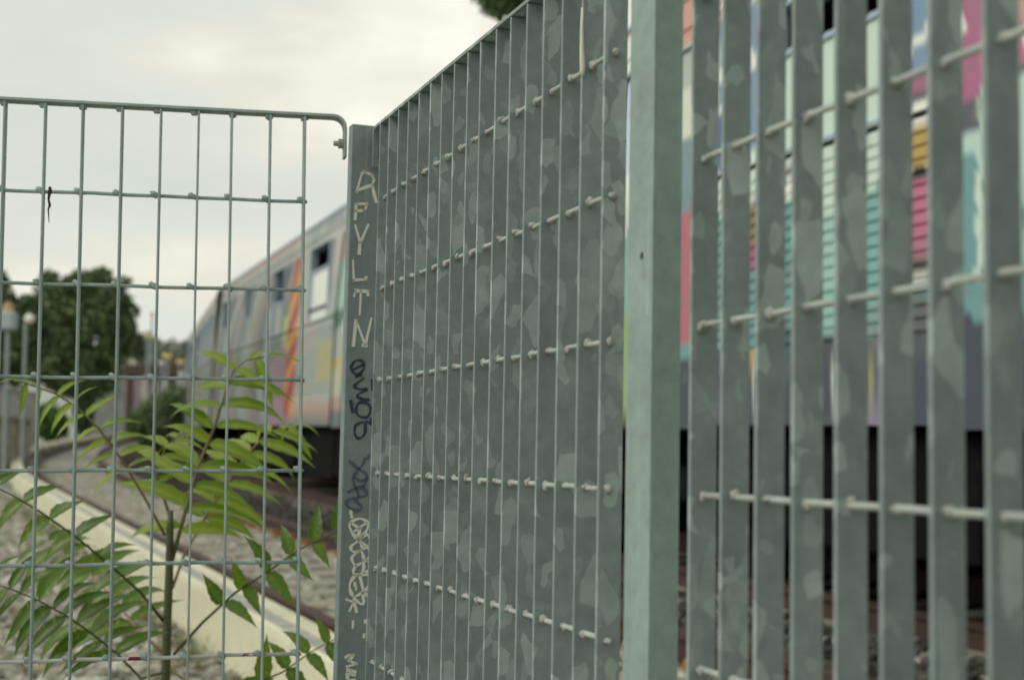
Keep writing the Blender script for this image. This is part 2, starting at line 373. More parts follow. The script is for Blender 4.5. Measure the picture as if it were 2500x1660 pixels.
def car_frame(s_a, s_b, pcen=PCEN, cant=CANT):
    A, B = trk(s_a, pcen), trk(s_b, pcen); P = (A + B) / 2; x = -(B - A).normalized()
    y = Vector((0, 0, 1)).cross(x).normalized(); z = x.cross(y)
    return Matrix(((x.x, y.x, z.x, P.x), (x.y, y.y, z.y, P.y), (x.z, y.z, z.z, P.z), (0, 0, 0, 1))) @ Matrix.Rotation(-cant, 4, 'X')
CARS = [(-6.0, 12.0), (12.45, 29.6), (30.05, 47.2)]
FR = [car_frame(*c) for c in CARS]
def px2sh(px, py, k=None):
    k = (0 if px > 1230 else 1) if k is None else k
    M = FR[k]; n = (M.to_3x3() @ Vector((0, 1, 0))).normalized(); P = M @ Vector((0, -CAR_W, 2)); q = M.inverted() @ on_plane(px, py, P, n)
    return sum(CARS[k]) / 2 - q.x, q.z
# what each visible strip of the near car shows, top to bottom: (x, [(y of lower end, colour)])
ORG, SAGE, CREAM, GTEAL, RED, TEAL, NAVY = (205, 140, 110), (165, 178, 163), (205, 208, 180), (110, 138, 144), (185, 85, 95), (92, 150, 146), (58, 68, 80)
BLUE, WHT, PALE, DK, YEL, MAG, MINT = (105, 140, 165), (225, 222, 205), (195, 212, 190), (38, 38, 44), (185, 150, 40), (165, 75, 115), (175, 205, 185)
LGREEN, PINK, GREY, SALM = (120, 165, 130), (185, 155, 150), (150, 155, 145), (188, 145, 122)
COLS = [
 (640, [(2000, GREY)]),
 (752, [(543, SALM), (575, (150, 160, 152)), (760, SAGE), (860, (185, 172, 160)), (930, SAGE), (968, (175, 172, 150)), (1003, SALM), (2000, (105, 115, 115))]),
 (800, [(518, SALM), (555, (140, 155, 150)), (700, (190, 182, 168)), (830, SAGE), (930, (190, 185, 120)), (968, SAGE), (1003, SALM), (2000, (105, 115, 115))]),
 (822, [(500, SALM), (560, SAGE), (640, (195, 165, 150)), (760, (160, 195, 175)), (800, (70, 120, 90)), (870, SAGE), (900, (200, 180, 80)), (968, (190, 190, 150)), (1003, SALM), (2000, (105, 115, 115))]),
 (846, [(540, SALM), (700, (130, 165, 160)), (780, (80, 140, 110)), (830, WHT), (940, (200, 180, 85)), (968, SAGE), (1003, SALM), (2000, (105, 115, 115))]),
 (1000, [(300, SALM), (600, SAGE), (800, LGREEN), (980, TEAL), (2000, NAVY)]),
 (1300, [(200, SALM), (500, PALE), (800, MAG), (2000, NAVY)]),
 (1541, [(45, WHT), (75, (170, 80, 55)), (160, WHT), (185, DK), (420, (190, 205, 215)), (560, WHT), (760, (115, 175, 150)), (1035, (140, 170, 85)), (2000, DK)]),
 (1673, [(96, ORG), (106, DK), (210, SAGE), (330, CREAM), (510, GTEAL), (840, RED), (872, TEAL), (2000, NAVY)]),
 (1762, [(40, WHT), (155, BLUE), (205, WHT), (255, BLUE), (280, WHT), (420, (75, 95, 140)), (520, PALE), (860, TEAL), (2000, NAVY)]),
 (1844, [(120, BLUE), (165, WHT), (365, BLUE), (500, PALE), (590, (140, 110, 55)), (655, MAG), (850, TEAL), (900, YEL), (960, (70, 75, 80)), (2000, NAVY)]),
 (1930, [(395, PALE), (440, GREY), (480, WHT), (800, TEAL), (860, (60, 90, 95)), (2000, NAVY)]),
 (2026, [(520, PALE), (690, (150, 190, 170)), (700, WHT), (822, (130, 185, 165)), (862, (70, 72, 76)), (2000, NAVY)]),
 (2132, [(452, PALE), (822, (110, 170, 158)), (850, (85, 85, 95)), (1025, (66, 76, 95)), (2000, (130, 115, 140))]),
 (2247, [(68, BLUE), (104, WHT), (180, BLUE), (228, MAG), (256, (75, 80, 85)), (300, WHT), (418, YEL), (436, DK), (630, (190, 92, 120)), (655, DK), (690, WHT), (745, (70, 120, 120)), (820, (80, 88, 90)), (2000, NAVY)]),
 (2352, [(250, (170, 80, 120)), (330, (80, 85, 92)), (375, MINT), (770, TEAL), (2000, NAVY)]),
 (2400, [(70, SALM), (190, (185, 90, 120)), (210, (90, 95, 98)), (420, MINT), (640, MINT), (770, TEAL), (2000, NAVY)]),
 (2600, [(300, MINT), (480, (190, 80, 90)), (700, TEAL), (2000, NAVY)]),
]
COLSH = []
for x, bands in COLS:
    s, _ = px2sh(x, 800); COLSH.append((s, [(px2sh(x, y)[1], pc_(*c)) for y, c in bands]))
COLSH.sort(key=lambda q: q[0]); CS = np.array([q[0] for q in COLSH])
STREAKS = [(px2sh(2394, 380), px2sh(2378, 690), .03, pc_(195, 212, 188)), (px2sh(2017, 866), px2sh(2036, 955), .022, pc_(205, 208, 185)), (px2sh(1839, 880), px2sh(1835, 960), .02, pc_(200, 205, 180)), (px2sh(2120, 925), px2sh(2150, 908), .03, pc_(150, 150, 60))]
def wob(a, b, k): return math.sin(a * 3.1 + k) * .5 + math.sin(b * 4.7 + a * 1.3 + 2 * k) * .5
def paint_near(s, h):
    ss = s + .055 * wob(h * 5, s, 1.0) + .03 * math.sin(h * 23 + s)
    hh = h + .02 * wob(s * 7, h, 2.2)
    if s < 12.2 and 2.462 < h < 2.4935: return np.array((.012, .012, .013))
    k = int(np.argmin(np.abs(CS - ss))); bands = COLSH[k][1]
    for hb, c in bands:
        if hh > hb: break
    for (a_, b_, hw, col_) in STREAKS:
        if min(a_[1], b_[1]) < h < max(a_[1], b_[1]):
            t_ = (h - a_[1]) / (b_[1] - a_[1])
            if abs(s - (a_[0] + (b_[0] - a_[0]) * t_ + .02 * math.sin(t_ * 7))) < hw: c = col_
    return c
PALS = [(140, 146, 132), (100, 118, 106), (148, 136, 128), (104, 104, 98), (160, 166, 150), (84, 98, 98), (130, 106, 110), (128, 140, 84), (150, 150, 134)]
def paint_far(seed):
    r = random.Random(seed); offs = [r.uniform(0, 6.28) for _ in range(8)]
    def fn(s, h):
        if h > 3.46: return pc_(*(160, 162, 150)) if h < 3.68 else pc_(182, 150, 132)
        if s < 19.2 + SW + 0.03 * math.sin(h * 9) and h > 1.0:
            return np.array((.30, .025, .025)) if math.sin(h * 9 + 1.6 * math.sin(h * 3) + (s - 19.2) * 6) > -.2 else np.array((.52, .26, .03))
        if 20.0 < s < 21.3 and h < 1.95 + .25 * math.sin(s * 2.5 + .6): return pc_(150, 108, 120)
        if 20.05 < s < 20.4 and 1.9 < h < 2.6: return pc_(165, 185, 70)
        if 20.4 < s < 21.5 and 1.95 < h < 2.55: return pc_(95, 125, 108)
        if h < 1.12: return pc_(105, 115, 115)
        q = s * 1.9 + .7 * math.sin(h * 2 + offs[0]) + .4 * math.sin(h * 5 + offs[1]); k = int(q + 1.3 * math.sin(h * 1.1 + offs[2])) % len(PALS)
        return pc_(*PALS[k])
    return fn

def car(s_a, s_b, pcen, label, paintfn, wins, doors, fine, cant=.045, name='train_car', flip=False):
    sm = (s_a + s_b) / 2; Lh = (s_b - s_a) / 2; Mx = car_frame(s_a, s_b, pcen, cant)
    root = thing(name, label, 'train car', M=Mx, group='graffiti train cars')
    HB, HT = .955, 3.80         # skirt bottom, cornice
    W = CAR_W
    WB, WS, WT = (2.52, 3.07, 3.36) if s_a < 0 else (2.40, 3.07, 3.41)     # window sill, hopper bar, head
    def X(s): return -(s - sm)
    # vertical profile (h, outward offset)
    prof = [(HB, 0), (1.2, 0), (1.375, 0)]
    h = 1.39
    while h < WB - .10:
        prof += [(h, .0), (h + .006, -.016), (h + .016, -.016), (h + .022, .0)]; h += .0655
    prof += [(WB - .060, 0), (WB - .056, -.03), (WB - .030, -.03), (WB - .026, 0.006), (WB, .006)]
    hh = WB + .045
    while hh < WT - .02: prof.append((hh, 0)); hh += .085 if not fine else .05
    prof += [(WT, 0), (3.44, 0), (3.50, 0), (3.57, 0), (3.575, .014), (3.60, .014), (3.605, 0), (3.66, 0), (3.73, 0), (HT, 0)]
    # holes
    holes = [(c - w_ / 2, c + w_ / 2, WB, WT) for c, w_ in wins] + [(c - .65, c + .65, HB - .1, 3.44) for c in doors]
    cs = set([s_a, s_b])
    for hl in holes: cs.add(max(s_a, hl[0])); cs.add(min(s_b, hl[1]))
    s = s_a
    while s < s_b:
        near = any(q0 <= s <= q1 for q0, q1 in fine) if fine else False
        cs.add(s); s += .028 if near else .16
    # snap: drop columns too close to hole edges
    cs = sorted(cs); cc = [cs[0]]
    edges = set([s_a, s_b] + [e for hl in holes for e in (hl[0], hl[1])])
    for q in cs[1:]:
        if q - cc[-1] < .008:
            if q in edges: cc[-1] = q
            continue
        cc.append(q)
    prof2 = sorted(prof, key=lambda q: q[0])
    taper = lambda hv: .0 if hv < 2.5 else (hv - 2.5) * .06
    V = []; F = []; Cc = []
    for s in cc:
        for hv, ov in prof2:
            V.append((X(s), -W + taper(hv) - ov, hv)); Cc.append((*paintfn(s, hv), 1))
    nh = len(prof2)
    for i in range(len(cc) - 1):
        sc = (cc[i] + cc[i + 1]) / 2
        for j in range(nh - 1):
            hc = (prof2[j][0] + prof2[j + 1][0]) / 2
            if any(a0 < sc < a1 and b0 < hc < b1 for a0, a1, b0, b1 in holes): continue
            F.append((i * nh + j, i * nh + j + 1, (i + 1) * nh + j + 1, (i + 1) * nh + j))
    me = mesh('side_panel', V, F, M_paint); ca = me.color_attributes.new('paint', 'FLOAT_COLOR', 'POINT'); ca.data.foreach_set('color', np.array(Cc, np.float32).ravel())
    obj('side_panel', me, root)
    # windows: recessed reveal, seal, upper opening, painted lower pane
    for c, w_ in wins:
        x0, x1 = X(c + w_ / 2), X(c - w_ / 2)
        fr = MB(); y0, y1 = -W - .010, -W + .10
        for a_, b_ in (((x0 - .016, y0, WB - .02), (x1 + .016, y1, WB)), ((x0 - .016, y0, WT), (x1 + .016, y1 + .05, WT + .02)), ((x0 - .016, y0, WB), (x0, y1, WT)), ((x1, y0, WB), (x1 + .016, y1, WT))): fr.box(a_, b_)
        ws_ = WS if (s_a < 0 or c < SD) else WB + .46
        wo = obj('window', fr.mesh('window', M_frame, bevel=.004), root)
        obj('pane', MB().box((x0, -W + .028, WB), (x1, -W + .034, ws_)).mesh('pane', M_pane2 if s_a < 0 else (M_pane if c < SD else M_pane3)), wo)
        obj('bar', MB().box((x0, -W + .008, ws_), (x1, -W + .05, ws_ + .04)).mesh('bar', M_frame, bevel=.005), wo)
        if 10 < s_a < 20 and c < SD: obj('bar', MB().box((x0, -W + .002, WB + .14), (x1, -W + .026, WB + .175)).mesh('bar', M_rubber, bevel=.004), wo)
    for c in doors:
        for e in (-1, 1):
            a0, a1 = (c - .648, c - .006) if e < 0 else (c + .006, c + .648)
            V = []; F = []; Cc = []; n = 24; hl = [HB - .02, 1.1] + [1.2 + .05 * k for k in range(46)]
            hl = [q for q in hl if q < 3.43] + [3.43]
            for i in range(n + 1):
                sv = a0 + (a1 - a0) * i / n
                for hv in hl: V.append((X(sv), -W + .022 + taper(hv), hv)); Cc.append((*paintfn(sv, hv), 1))
            m_ = len(hl)
            for i in range(n):
                for j in range(m_ - 1): F.append((i * m_ + j, i * m_ + j + 1, (i + 1) * m_ + j + 1, (i + 1) * m_ + j))
            me = mesh('door', V, F, M_paint); ca = me.color_attributes.new('paint', 'FLOAT_COLOR', 'POINT'); ca.data.foreach_set('color', np.array(Cc, np.float32).ravel())
            do = obj('door', me, root)
            obj('seal', MB().box((X(a1) - .006 if e < 0 else X(a0) - .006, -W + .006, HB), (X(a1) + .006 if e < 0 else X(a0) + .006, -W + .03, 3.43)).mesh('seal', M_rubber), do)
    # far side, ends, floor, roof
    rp = [(-W + .084, 3.80), (-W + .13, 3.87), (-W + .33, 3.95), (-W + .75, 4.02), (0, 4.04), (W - .75, 4.02), (W - .33, 3.95), (W - .13, 3.87), (W - .084, 3.80)]
    v = []; f = []
    for xx in (X(s_b), X(s_a)):
        for (yy, zz) in rp: v.append((xx, yy, zz))
    n = len(rp)
    for j in range(n - 1): f.append((j, j + 1, n + j + 1, n + j))
    f.append(tuple(range(n))[::-1]); f.append(tuple(range(n, 2 * n)))
    ro = obj('roof', mesh('roof', v, f, M_roof), root)
    obj('gutter', MB().box((X(s_b), -W + .062, 3.795), (X(s_a), -W + .105, 3.83)).mesh('gutter', M_frame), ro)
    for k in range(4):
        xx = -Lh + 2 * Lh * (k + .5) / 4
        obj('roof_vent', MB().box((xx - .5, -.35, 4.0), (xx + .5, .35, 4.13)).mesh('roof_vent', M_roof, bevel=.04), ro)
    obj('floor_and_far_wall', MB().box((X(s_b), -W + .12, HB + .02), (X(s_a), W, HB + .10)).box((X(s_b), W - .05, HB), (X(s_a), W, 3.80)).mesh('floor_and_far_wall', M_in), root)
    for xx in (X(s_b), X(s_a)):
        e = 1 if xx > 0 else -1
        obj('end_wall', MB().box((xx - .03 * (e > 0), -W + .005, HB), (xx + .03 * (e < 0), W - .052, 3.79)).mesh('end_wall', M_dark), root)
        obj('gangway', MB().box((xx, -.55, 1.05), (xx + e * .29, .55, 3.2)).mesh('gangway', M_rubber, bevel=.03), root)
    # underframe boxes and bogies
    ub = MB(); xs = -Lh + 5.0
    ub.box((-Lh + .2, -W + .18, .92), (Lh - .2, W - .1, HB - .005))
    while xs < Lh - 5.4:
        wdt = random.uniform(1.3, 2.4); ub.box((xs, -W + .14 + random.uniform(0, .1), random.uniform(.24, .34)), (min(xs + wdt, Lh - 4.6), W - .3, .92)); xs += wdt + .08
    obj('underframe', ub.mesh('underframe', M_dark, bevel=.012), root)
    for e in (-1, 1):
        bx = e * (Lh - 2.9)
        bg_ = MB().box((bx - 1.55, -1.12, .46), (bx + 1.55, -.98, .70)).box((bx - 1.55, .98, .46), (bx + 1.55, 1.12, .70)).box((bx - .3, -.98, .45), (bx + .3, .98, .82)).box((bx - 1.7, -.6, .25), (bx + 1.7, .6, .9))
        bo = obj('bogie', bg_.mesh('bogie', M_dark, bevel=.02), root)
        for wx in (-1.1, 1.1):
            for wy in (-.75, .75):
                t = MB().tube([(bx + wx, wy - .065, .43), (bx + wx, wy + .03, .43)], .43, 28).tube([(bx + wx, wy + .03, .43), (bx + wx, wy + .06, .43)], .46, 28)
                obj('wheel', t.mesh('wheel', M_wheel), bo)
                t2 = MB().tube([(bx + wx, wy + (-.42 if wy < 0 else .22), .44), (bx + wx, wy + (-.2 if wy < 0 else .44), .44)], .13, 12)
                obj('axle_box', t2.mesh('axle_box', M_dark), bo)
        for wx in (-.45, .45):
            obj('spring', MB().tube([(bx + wx, -1.05, .68), (bx + wx, -1.05, .95)], .12, 12).mesh('spring', M_dark), bo)
    return root
def span(x0, x1, y, k): a, b = px2sh(x0, y, k)[0], px2sh(x1, y, k)[0]; return (a + b) / 2, abs(a - b)
SD = px2sh(727, 800)[0]; SW = px2sh(703, 800)[0] - SD
w0 = span(1890, 2190, 200, 0); d0 = px2sh(1715, 500)[0] + .65; d1 = px2sh(2300, 500)[0] - .65
car(*CARS[0], PCEN, 'nearest train car with teal pink and blue graffiti seen behind the flat bars', paint_near,
    [(w0[0] - 7.4, 1.0), (w0[0] - 3.7, 1.0), w0, (w0[0] + 3.7, 1.0)], [d1 - 3.7, d1, d0], [(d1 - .2, d0 + 1.0)])
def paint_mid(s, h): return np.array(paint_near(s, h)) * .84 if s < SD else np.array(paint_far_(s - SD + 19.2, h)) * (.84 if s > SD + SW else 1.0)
paint_far_ = paint_far(3); paint_f9 = paint_far(9)
wl = [span(760, 804, 640, 1), span(669, 692, 700, 1), span(599, 611, 745, 1), span(543, 555, 790, 1)]
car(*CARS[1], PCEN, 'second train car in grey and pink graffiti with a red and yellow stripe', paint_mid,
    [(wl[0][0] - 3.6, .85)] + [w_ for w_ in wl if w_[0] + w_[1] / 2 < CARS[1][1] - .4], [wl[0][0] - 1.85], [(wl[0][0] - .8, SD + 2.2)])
car(*CARS[2], PCEN, 'farthest train car half hidden round the curve of the track', lambda s, h: paint_f9(s, h), [(32, .8), (34.5, .8), (37, .8), (41, .8), (44.5, .8)], [39, 42.8], [])

# ================================================================== FENCES
PHI, FP, FSL, FLE = 0.35153, 0.51012, 0.00985, 0.02053
BP, T0, RT_ = 0.05012, -1.96949, -0.99037
DEP, THK = 0.0228, 0.0042
fd = Vector((math.sin(PHI), -math.cos(PHI), FSL)).normalized()
fu = Vector((math.cos(PHI) * FLE, math.sin(PHI) * FLE, 1.0)); fu = (fu - fd * fu.dot(fd)).normalized()
fn = fu.cross(fd).normalized()
def fence_frame(d, n, u, P):
    return Matrix(((d.x, n.x, u.x, P.x), (d.y, n.y, u.y, P.y), (d.z, n.z, u.z, P.z), (0, 0, 0, 1)))
N0 = Vector((math.cos(PHI), math.sin(PHI), 0)); D0 = Vector((math.sin(PHI), -math.cos(PHI), FSL))
ZR0, ZTOP, ZBOT = 0.359, 0.469, -1.20        # relative to the lens height
def gframe(t):
    P = N0 * FP + D0 * t + Vector((0, 0, EYE)); return fence_frame(fd, fn, fu, P - fu * EYE)

def bead_mesh(name, r, m, seed):
    bm = bmesh.new(); bmesh.ops.create_icosphere(bm, subdivisions=2, radius=r); rr = random.Random(seed)
    for v_ in bm.verts: v_.co *= rr.uniform(.7, 1.3); v_.co.x *= 1.15
    me = bpy.data.meshes.new(name); bm.to_mesh(me); bm.free(); me.materials.append(m); me.polygons.foreach_set('use_smooth', [True] * len(me.polygons)); return me
BEADS = [bead_mesh('weld_bead', .0041, M_weld, k) for k in range(5)]
BEADS_L = [bead_mesh('weld_bead', .0052, M_lrod, k) for k in range(5)]

def grating(t, nb, nrods, label, x_left, x_right, tab_left, nbead):
    root = thing('grating_panel', label, 'fence panel', M=gframe(t), group='flat bar grating panels')
    bar = MB().box((-THK / 2, 0, .03), (THK / 2, DEP, EYE + ZTOP - .0045)).mesh('flat_bar', M_bar, bevel=.0003)
    for i in range(nb): 
        o = obj('flat_bar', bar, root); o.location = (i * BP + random.uniform(-.0008, .0008), 0, 0); o.rotation_euler = (0, random.uniform(-.0012, .0012), random.uniform(-.03, .03))
    for k in range(nrods):
        z = EYE + ZR0 - .132 * k
        pts = []; x = x_left + .022
        while x < x_right - .02: pts.append((x, DEP * .40 + random.uniform(-.0006, .0006), z + random.uniform(-.0006, .0006))); x += BP * .98
        pts.append((x_right - .022, DEP * .40, z))
        rod = obj('round_rod', MB().tube(pts, .0025, 10).mesh('round_rod', M_rod, smooth=True), root)
        if k < nbead:
            for i in range(nb):
                b = obj('weld_bead', random.choice(BEADS), rod); b.location = (i * BP + .0052 + random.uniform(-.001, .0012), DEP * .40 + random.uniform(-.001, .001), z + random.uniform(-.0018, .0018)); b.rotation_euler = (random.uniform(-.5, .5), random.uniform(-.4, .4), random.uniform(-.5, .5)); b.scale = (random.uniform(.7, 1.3), random.uniform(.7, 1.2), random.uniform(.7, 1.25))
    # edge bar across the top, bent down into a slotted tab at the far end
    zt = EYE + ZTOP; xl = x_left
    path = [(xl, zt - .012)] + [(xl + .010 * (1 - math.cos(a)), zt - .012 + .010 * math.sin(a)) for a in (.4, .8, 1.2, 1.57)] + [(x_right, zt - .002)]
    obj('top_bar', MB().strip(path, .004, -.0007, DEP + .0007).mesh('top_bar', M_bar), root)
    if tab_left:
        tb = holed_plate(DEP / 2, zt - .036, DEP / 2 + .0006, .0235, DEP * .30, DEP * .72, zt - .050, zt - .026, -.002, .002)
        me = tb.mesh('slotted_tab', M_bar); me.transform(Matrix.Translation((xl, 0, 0)) @ Matrix.Rotation(math.pi / 2, 4, 'Z')); obj('slotted_tab', me, root)
    return root
g1 = grating(T0, 17, 12, 'galvanised grating panel of close vertical flat bars left of the broad post', -.036, 16 * BP + .014, True, 7)
g2 = grating(RT_, 12, 12, 'galvanised grating panel right of the broad post, train showing between its bars', -.014, 11 * BP + .03, True, 5)
# thin white drip down one bar edge
dr = MB().tube([(0, 0, .06), (0.0003, -.0005, .04), (.0006, -.0002, .02), (.0012, .0006, 0), (.0016, .001, -.006)], [.0012, .0016, .0022, .0028, .0012], 8)
o = obj('white_drip', dr.mesh('white_drip', M_drip, smooth=True), g1); o.location = (15 * BP, -.0004, EYE + ZR0 - .004)

# posts
def box_post(name, label, t0, t1, p0, p1, zt, m, hole=None):
    P = N0 * p0 + D0 * t1 + Vector((0, 0, EYE)); Mx = fence_frame(fd, fn, fu, P - fu * EYE)
    root = thing(name, label, 'post', M=Mx); wd = t1 - t0; dp = p1 - p0
    if hole:
        hz = hole; fr = holed_plate(-wd / 2, hz, wd / 2, .05, -wd * .44 - .0034, -wd * .44 + .0034, hz - .0036, hz + .0036, 0, .003); 
        obj('front_plate', fr.mesh('front_plate', m), root)
        mb = MB().box((-wd, 0, 0), (0, .003, hz - .05)).box((-wd, 0, hz + .05), (0, .003, zt))
        obj('front_wall', mb.mesh('front_wall', m), root)
        obj('side_wall', MB().box((-.003, .003, 0), (0, dp, zt)).box((-wd, .003, 0), (-wd + .003, dp, zt)).box((-wd + .003, dp - .003, 0), (-.003, dp, zt)).mesh('side_wall', m), root)
    else:
        obj('tube', MB().box((-wd, 0, 0), (0, dp, zt)).mesh('tube', m, bevel=.0015), root)
    obj('base_plate', MB().box((-wd - .04, -.03, -.004), (.04, dp + .03, .008)).mesh('base_plate', m), root)
    return root
PM_ = N0 * .5055 + D0 * -1.050 + Vector((0, 0, EYE)); hz = (fence_frame(fd, fn, fu, PM_ - fu * EYE).inverted() @ on_plane(1570, 625, PM_, fn)).z
mid = box_post('fence_post', 'broad pale green-grey steel post between the two grating panels', -1.098, -1.050, .5055, .5316, EYE + .62, M_post, hole=hz)
cor = box_post('corner_post', 'grey corner post covered in white and dark marker scrawls', -2.036, -2.0165, .4798, .565, EYE + .474, M_cpost)

# scrawls on the corner post, flat ink ribbons lying on its right face
CP = cor.matrix_world.copy(); CPI = CP.inverted(); face_P = CP @ Vector((0, 0, 1)); face_n = (CP.to_3x3() @ Vector((1, 0, 0))).normalized()
def ink(name, m, strokes, conv, wd=.0042, dx=.0006):
    mb = MB()
    for st in strokes:
        pts = [CPI @ on_plane(*conv(*q), face_P, face_n) for q in st]
        if len(pts) == 1: pts = [pts[0] + Vector((0, 0, .0016)), pts[0] - Vector((0, 0, .0016))]
        # resample smooth
        if len(pts) > 2:
            q = []
            for k in range(len(pts) - 1):
                p0, p1, p2, p3 = pts[max(k - 1, 0)], pts[k], pts[k + 1], pts[min(k + 2, len(pts) - 1)]
                for t in (0, .25, .5, .75): q.append(.5 * ((2 * p1) + (p2 - p0) * t + (2 * p0 - 5 * p1 + 4 * p2 - p3) * t * t + (3 * p1 - p0 - 3 * p2 + p3) * t ** 3))
            pts = q + [pts[-1]]
        i0 = len(mb.v); n = len(pts)
        for k, p in enumerate(pts):
            t = (pts[min(k + 1, n - 1)] - pts[max(k - 1, 0)]); t.x = 0
            t = t.normalized() if t.length > 1e-9 else Vector((0, 0, 1)); s = Vector((0, -t.z, t.y)) * wd * .5 * (1 + .28 * math.sin(k * .9 + i0) ) * random.uniform(.85, 1.12)
            e = t * wd * .4 if k == n - 1 else (-t * wd * .4 if k == 0 else Vector())
            for sg in (1, -1):
                q = p + s * sg + e; mb.v.append((dx, max(q.y, .001), q.z))
        for k in range(n - 1): mb.f.append((i0 + 2 * k, i0 + 2 * k + 1, i0 + 2 * k + 3, i0 + 2 * k + 2))
    me = mesh(name, mb.v, mb.f, m); o = obj(name, me, cor); return o
c4 = lambda a, b: (800 + a * .4464, 200 + b * .4464)
c5 = lambda a, b: (800 + a * .5102, 860 + b * .5102)
c4b = lambda a, b: (830 + a * .268, 1240 + b * .268)
sharp = lambda *p: [list(p[k:k + 2]) for k in range(len(p) - 1)]
ink('white_letters', M_white,
    [[(265, 658), (246, 575), (252, 535)], *sharp((252, 535), (240, 510), (200, 492), (185, 505), (158, 603)), [(158, 603), (178, 588), (246, 565)],
     *sharp((150, 752), (155, 668), (215, 668), (206, 695)), [(152, 706), (186, 705)],
     *sharp((150, 785), (178, 880), (222, 782)), [(176, 882), (172, 940)],
     *sharp((138, 978), (142, 1085), (208, 1080), (209, 1068)),
     *sharp((145, 1172), (150, 1142), (222, 1147), (220, 1166)), [(181, 1142), (175, 1270)],
     *sharp((140, 1442), (155, 1303), (205, 1440), (238, 1295)), [(192, 1440), (212, 1442)]], c4)
ink('dark_scrawl', M_black,
    [[(135, 118), (172, 80), (168, 45), (135, 40), (112, 70), (125, 100), (160, 110)], [(118, 85), (170, 60)],
     [(172, 125), (128, 160), (150, 176), (188, 178), (140, 205), (160, 222), (200, 225), (150, 240), (135, 275), (150, 305), (188, 310), (205, 275), (190, 245), (150, 243)],
     [(211, 135), (213, 180)], [(110, 232), (119, 286)], [(205, 318), (211, 345), (182, 330), (178, 385), (152, 412), (131, 395), (132, 352), (165, 334)]], c5, .0040)
ink('blue_scrawl', M_blue,
    [[(105, 520), (150, 555), (180, 508)], [(150, 555), (122, 600), (135, 650), (172, 640), (186, 590), (155, 560)], [(128, 600), (160, 615), (186, 605)],
     [(98, 668), (160, 640), (186, 682), (130, 700), (163, 740), (140, 756), (100, 742), (90, 712), (122, 698)], [(135, 650), (150, 690)], [(196, 498)]], c5, .0044)
ink('white_doodle', M_white,
    [[(165, 290), (100, 205), (92, 135), (180, 95), (252, 132), (240, 205), (165, 290)], [(95, 130), (180, 186)], [(245, 130), (120, 217)], [(180, 186), (160, 285)],
     [(165, 290), (245, 238), (282, 320), (270, 352), (205, 320), (165, 290)], [(150, 310), (98, 352), (112, 392), (155, 398), (197, 370), (195, 325), (165, 290)],
     [(195, 375), (255, 360), (276, 400), (260, 460), (220, 486), (210, 430), (190, 380)], [(180, 390), (112, 440), (115, 490), (145, 520), (187, 503)],
     [(145, 520), (120, 570), (135, 605), (190, 600), (215, 540), (210, 470)], [(240, 468), (280, 502)], [(235, 582), (276, 558)],
     [(135, 610), (280, 605)], [(280, 605), (274, 690), (215, 765)], [(180, 615), (215, 765)], [(135, 612), (92, 680), (95, 752), (130, 802), (205, 768)],
     [(215, 765), (278, 822)], [(205, 770), (212, 875), (150, 842)], [(130, 802), (125, 852), (60, 830)], [(125, 852), (88, 932)], [(130, 860), (150, 942)],
     [(135, 690)], [(145, 728)], [(100, 35)], [(105, 71)], [(118, 1030), (115, 1085)], [(232, 1032)], [(218, 1160)],
     ], c4b)
ink('white_initials', M_white, [
     *sharp((50, 1358), (78, 1338), (124, 1337)), *sharp((124, 1337), (80, 1388), (152, 1416), (62, 1440)), [(66, 1470), (140, 1490)], [(60, 1506), (134, 1520)], [(98, 1480), (94, 1512)], [(68, 1534)], [(72, 1566), (132, 1560)]], c4b)

# left mesh panel: same grating seen edge-on
PSI, K2 = 0.21788, 0.132 / 0.17219
P2, BP2, TT0, Z02 = 2.7293 * K2, 0.06881 * K2, -0.35363 * K2, 0.44637 * K2
ld = Vector((math.cos(PSI), math.sin(PSI), -0.0014)).normalized(); ln0 = Vector((-math.sin(PSI), math.cos(PSI), 0))
lu = Vector((-math.sin(PSI) * .0042, math.cos(PSI) * .0042, 1)); lu = (lu - ld * lu.dot(ld)).normalized(); ln = lu.cross(ld).normalized()
LP = ln0 * P2 + Vector((ld.x, ld.y, 0)) * TT0 + Vector((0, 0, EYE))
ml = thing('mesh_panel', 'open grey fence panel of thin bars and rods in front of the sapling', 'fence panel', M=fence_frame(ld, ln, lu, LP - lu * EYE))
LD, LT = .025, .0032; zt = EYE + Z02 + .131
lbar = MB().box((-LT / 2, 0, .02), (LT / 2, LD, zt - .005)).mesh('flat_bar', M_lbar, bevel=.0007)
NL0, NL1 = -9, 8
XR = .2138 - TT0 - .003      # where the edge bar meets the post
for i in range(NL0, NL1 + 1):
    o = obj('flat_bar', lbar, ml); o.location = (i * BP2 + random.uniform(-.001, .001), 0, 0); o.rotation_euler = (0, random.uniform(-.0015, .0015), random.uniform(-.03, .03))
for k in range(12):
    z = EYE + Z02 - .132 * k
    pts = [(NL0 * BP2 - .005 + j * .05, LD * .5 + random.uniform(-.0006, .0006), z + random.uniform(-.001, .001)) for j in range(int((NL1 - NL0) * BP2 / .05) + 1)] + [(NL1 * BP2 + .003, LD * .5, z)]
    rd = obj('round_rod', MB().tube(pts, .0027, 10).mesh('round_rod', M_redrod if k == 5 else M_lrod, smooth=True), ml)
    if k < 6:
        for i in range(0, NL1 + 1):
            b = obj('weld_bead', random.choice(BEADS_L), rd); b.location = (i * BP2 - .0045, LD * .42, z + .0015); b.scale = (1.25, .9, .8); b.rotation_euler = (0, .5, random.uniform(-.4, .4))
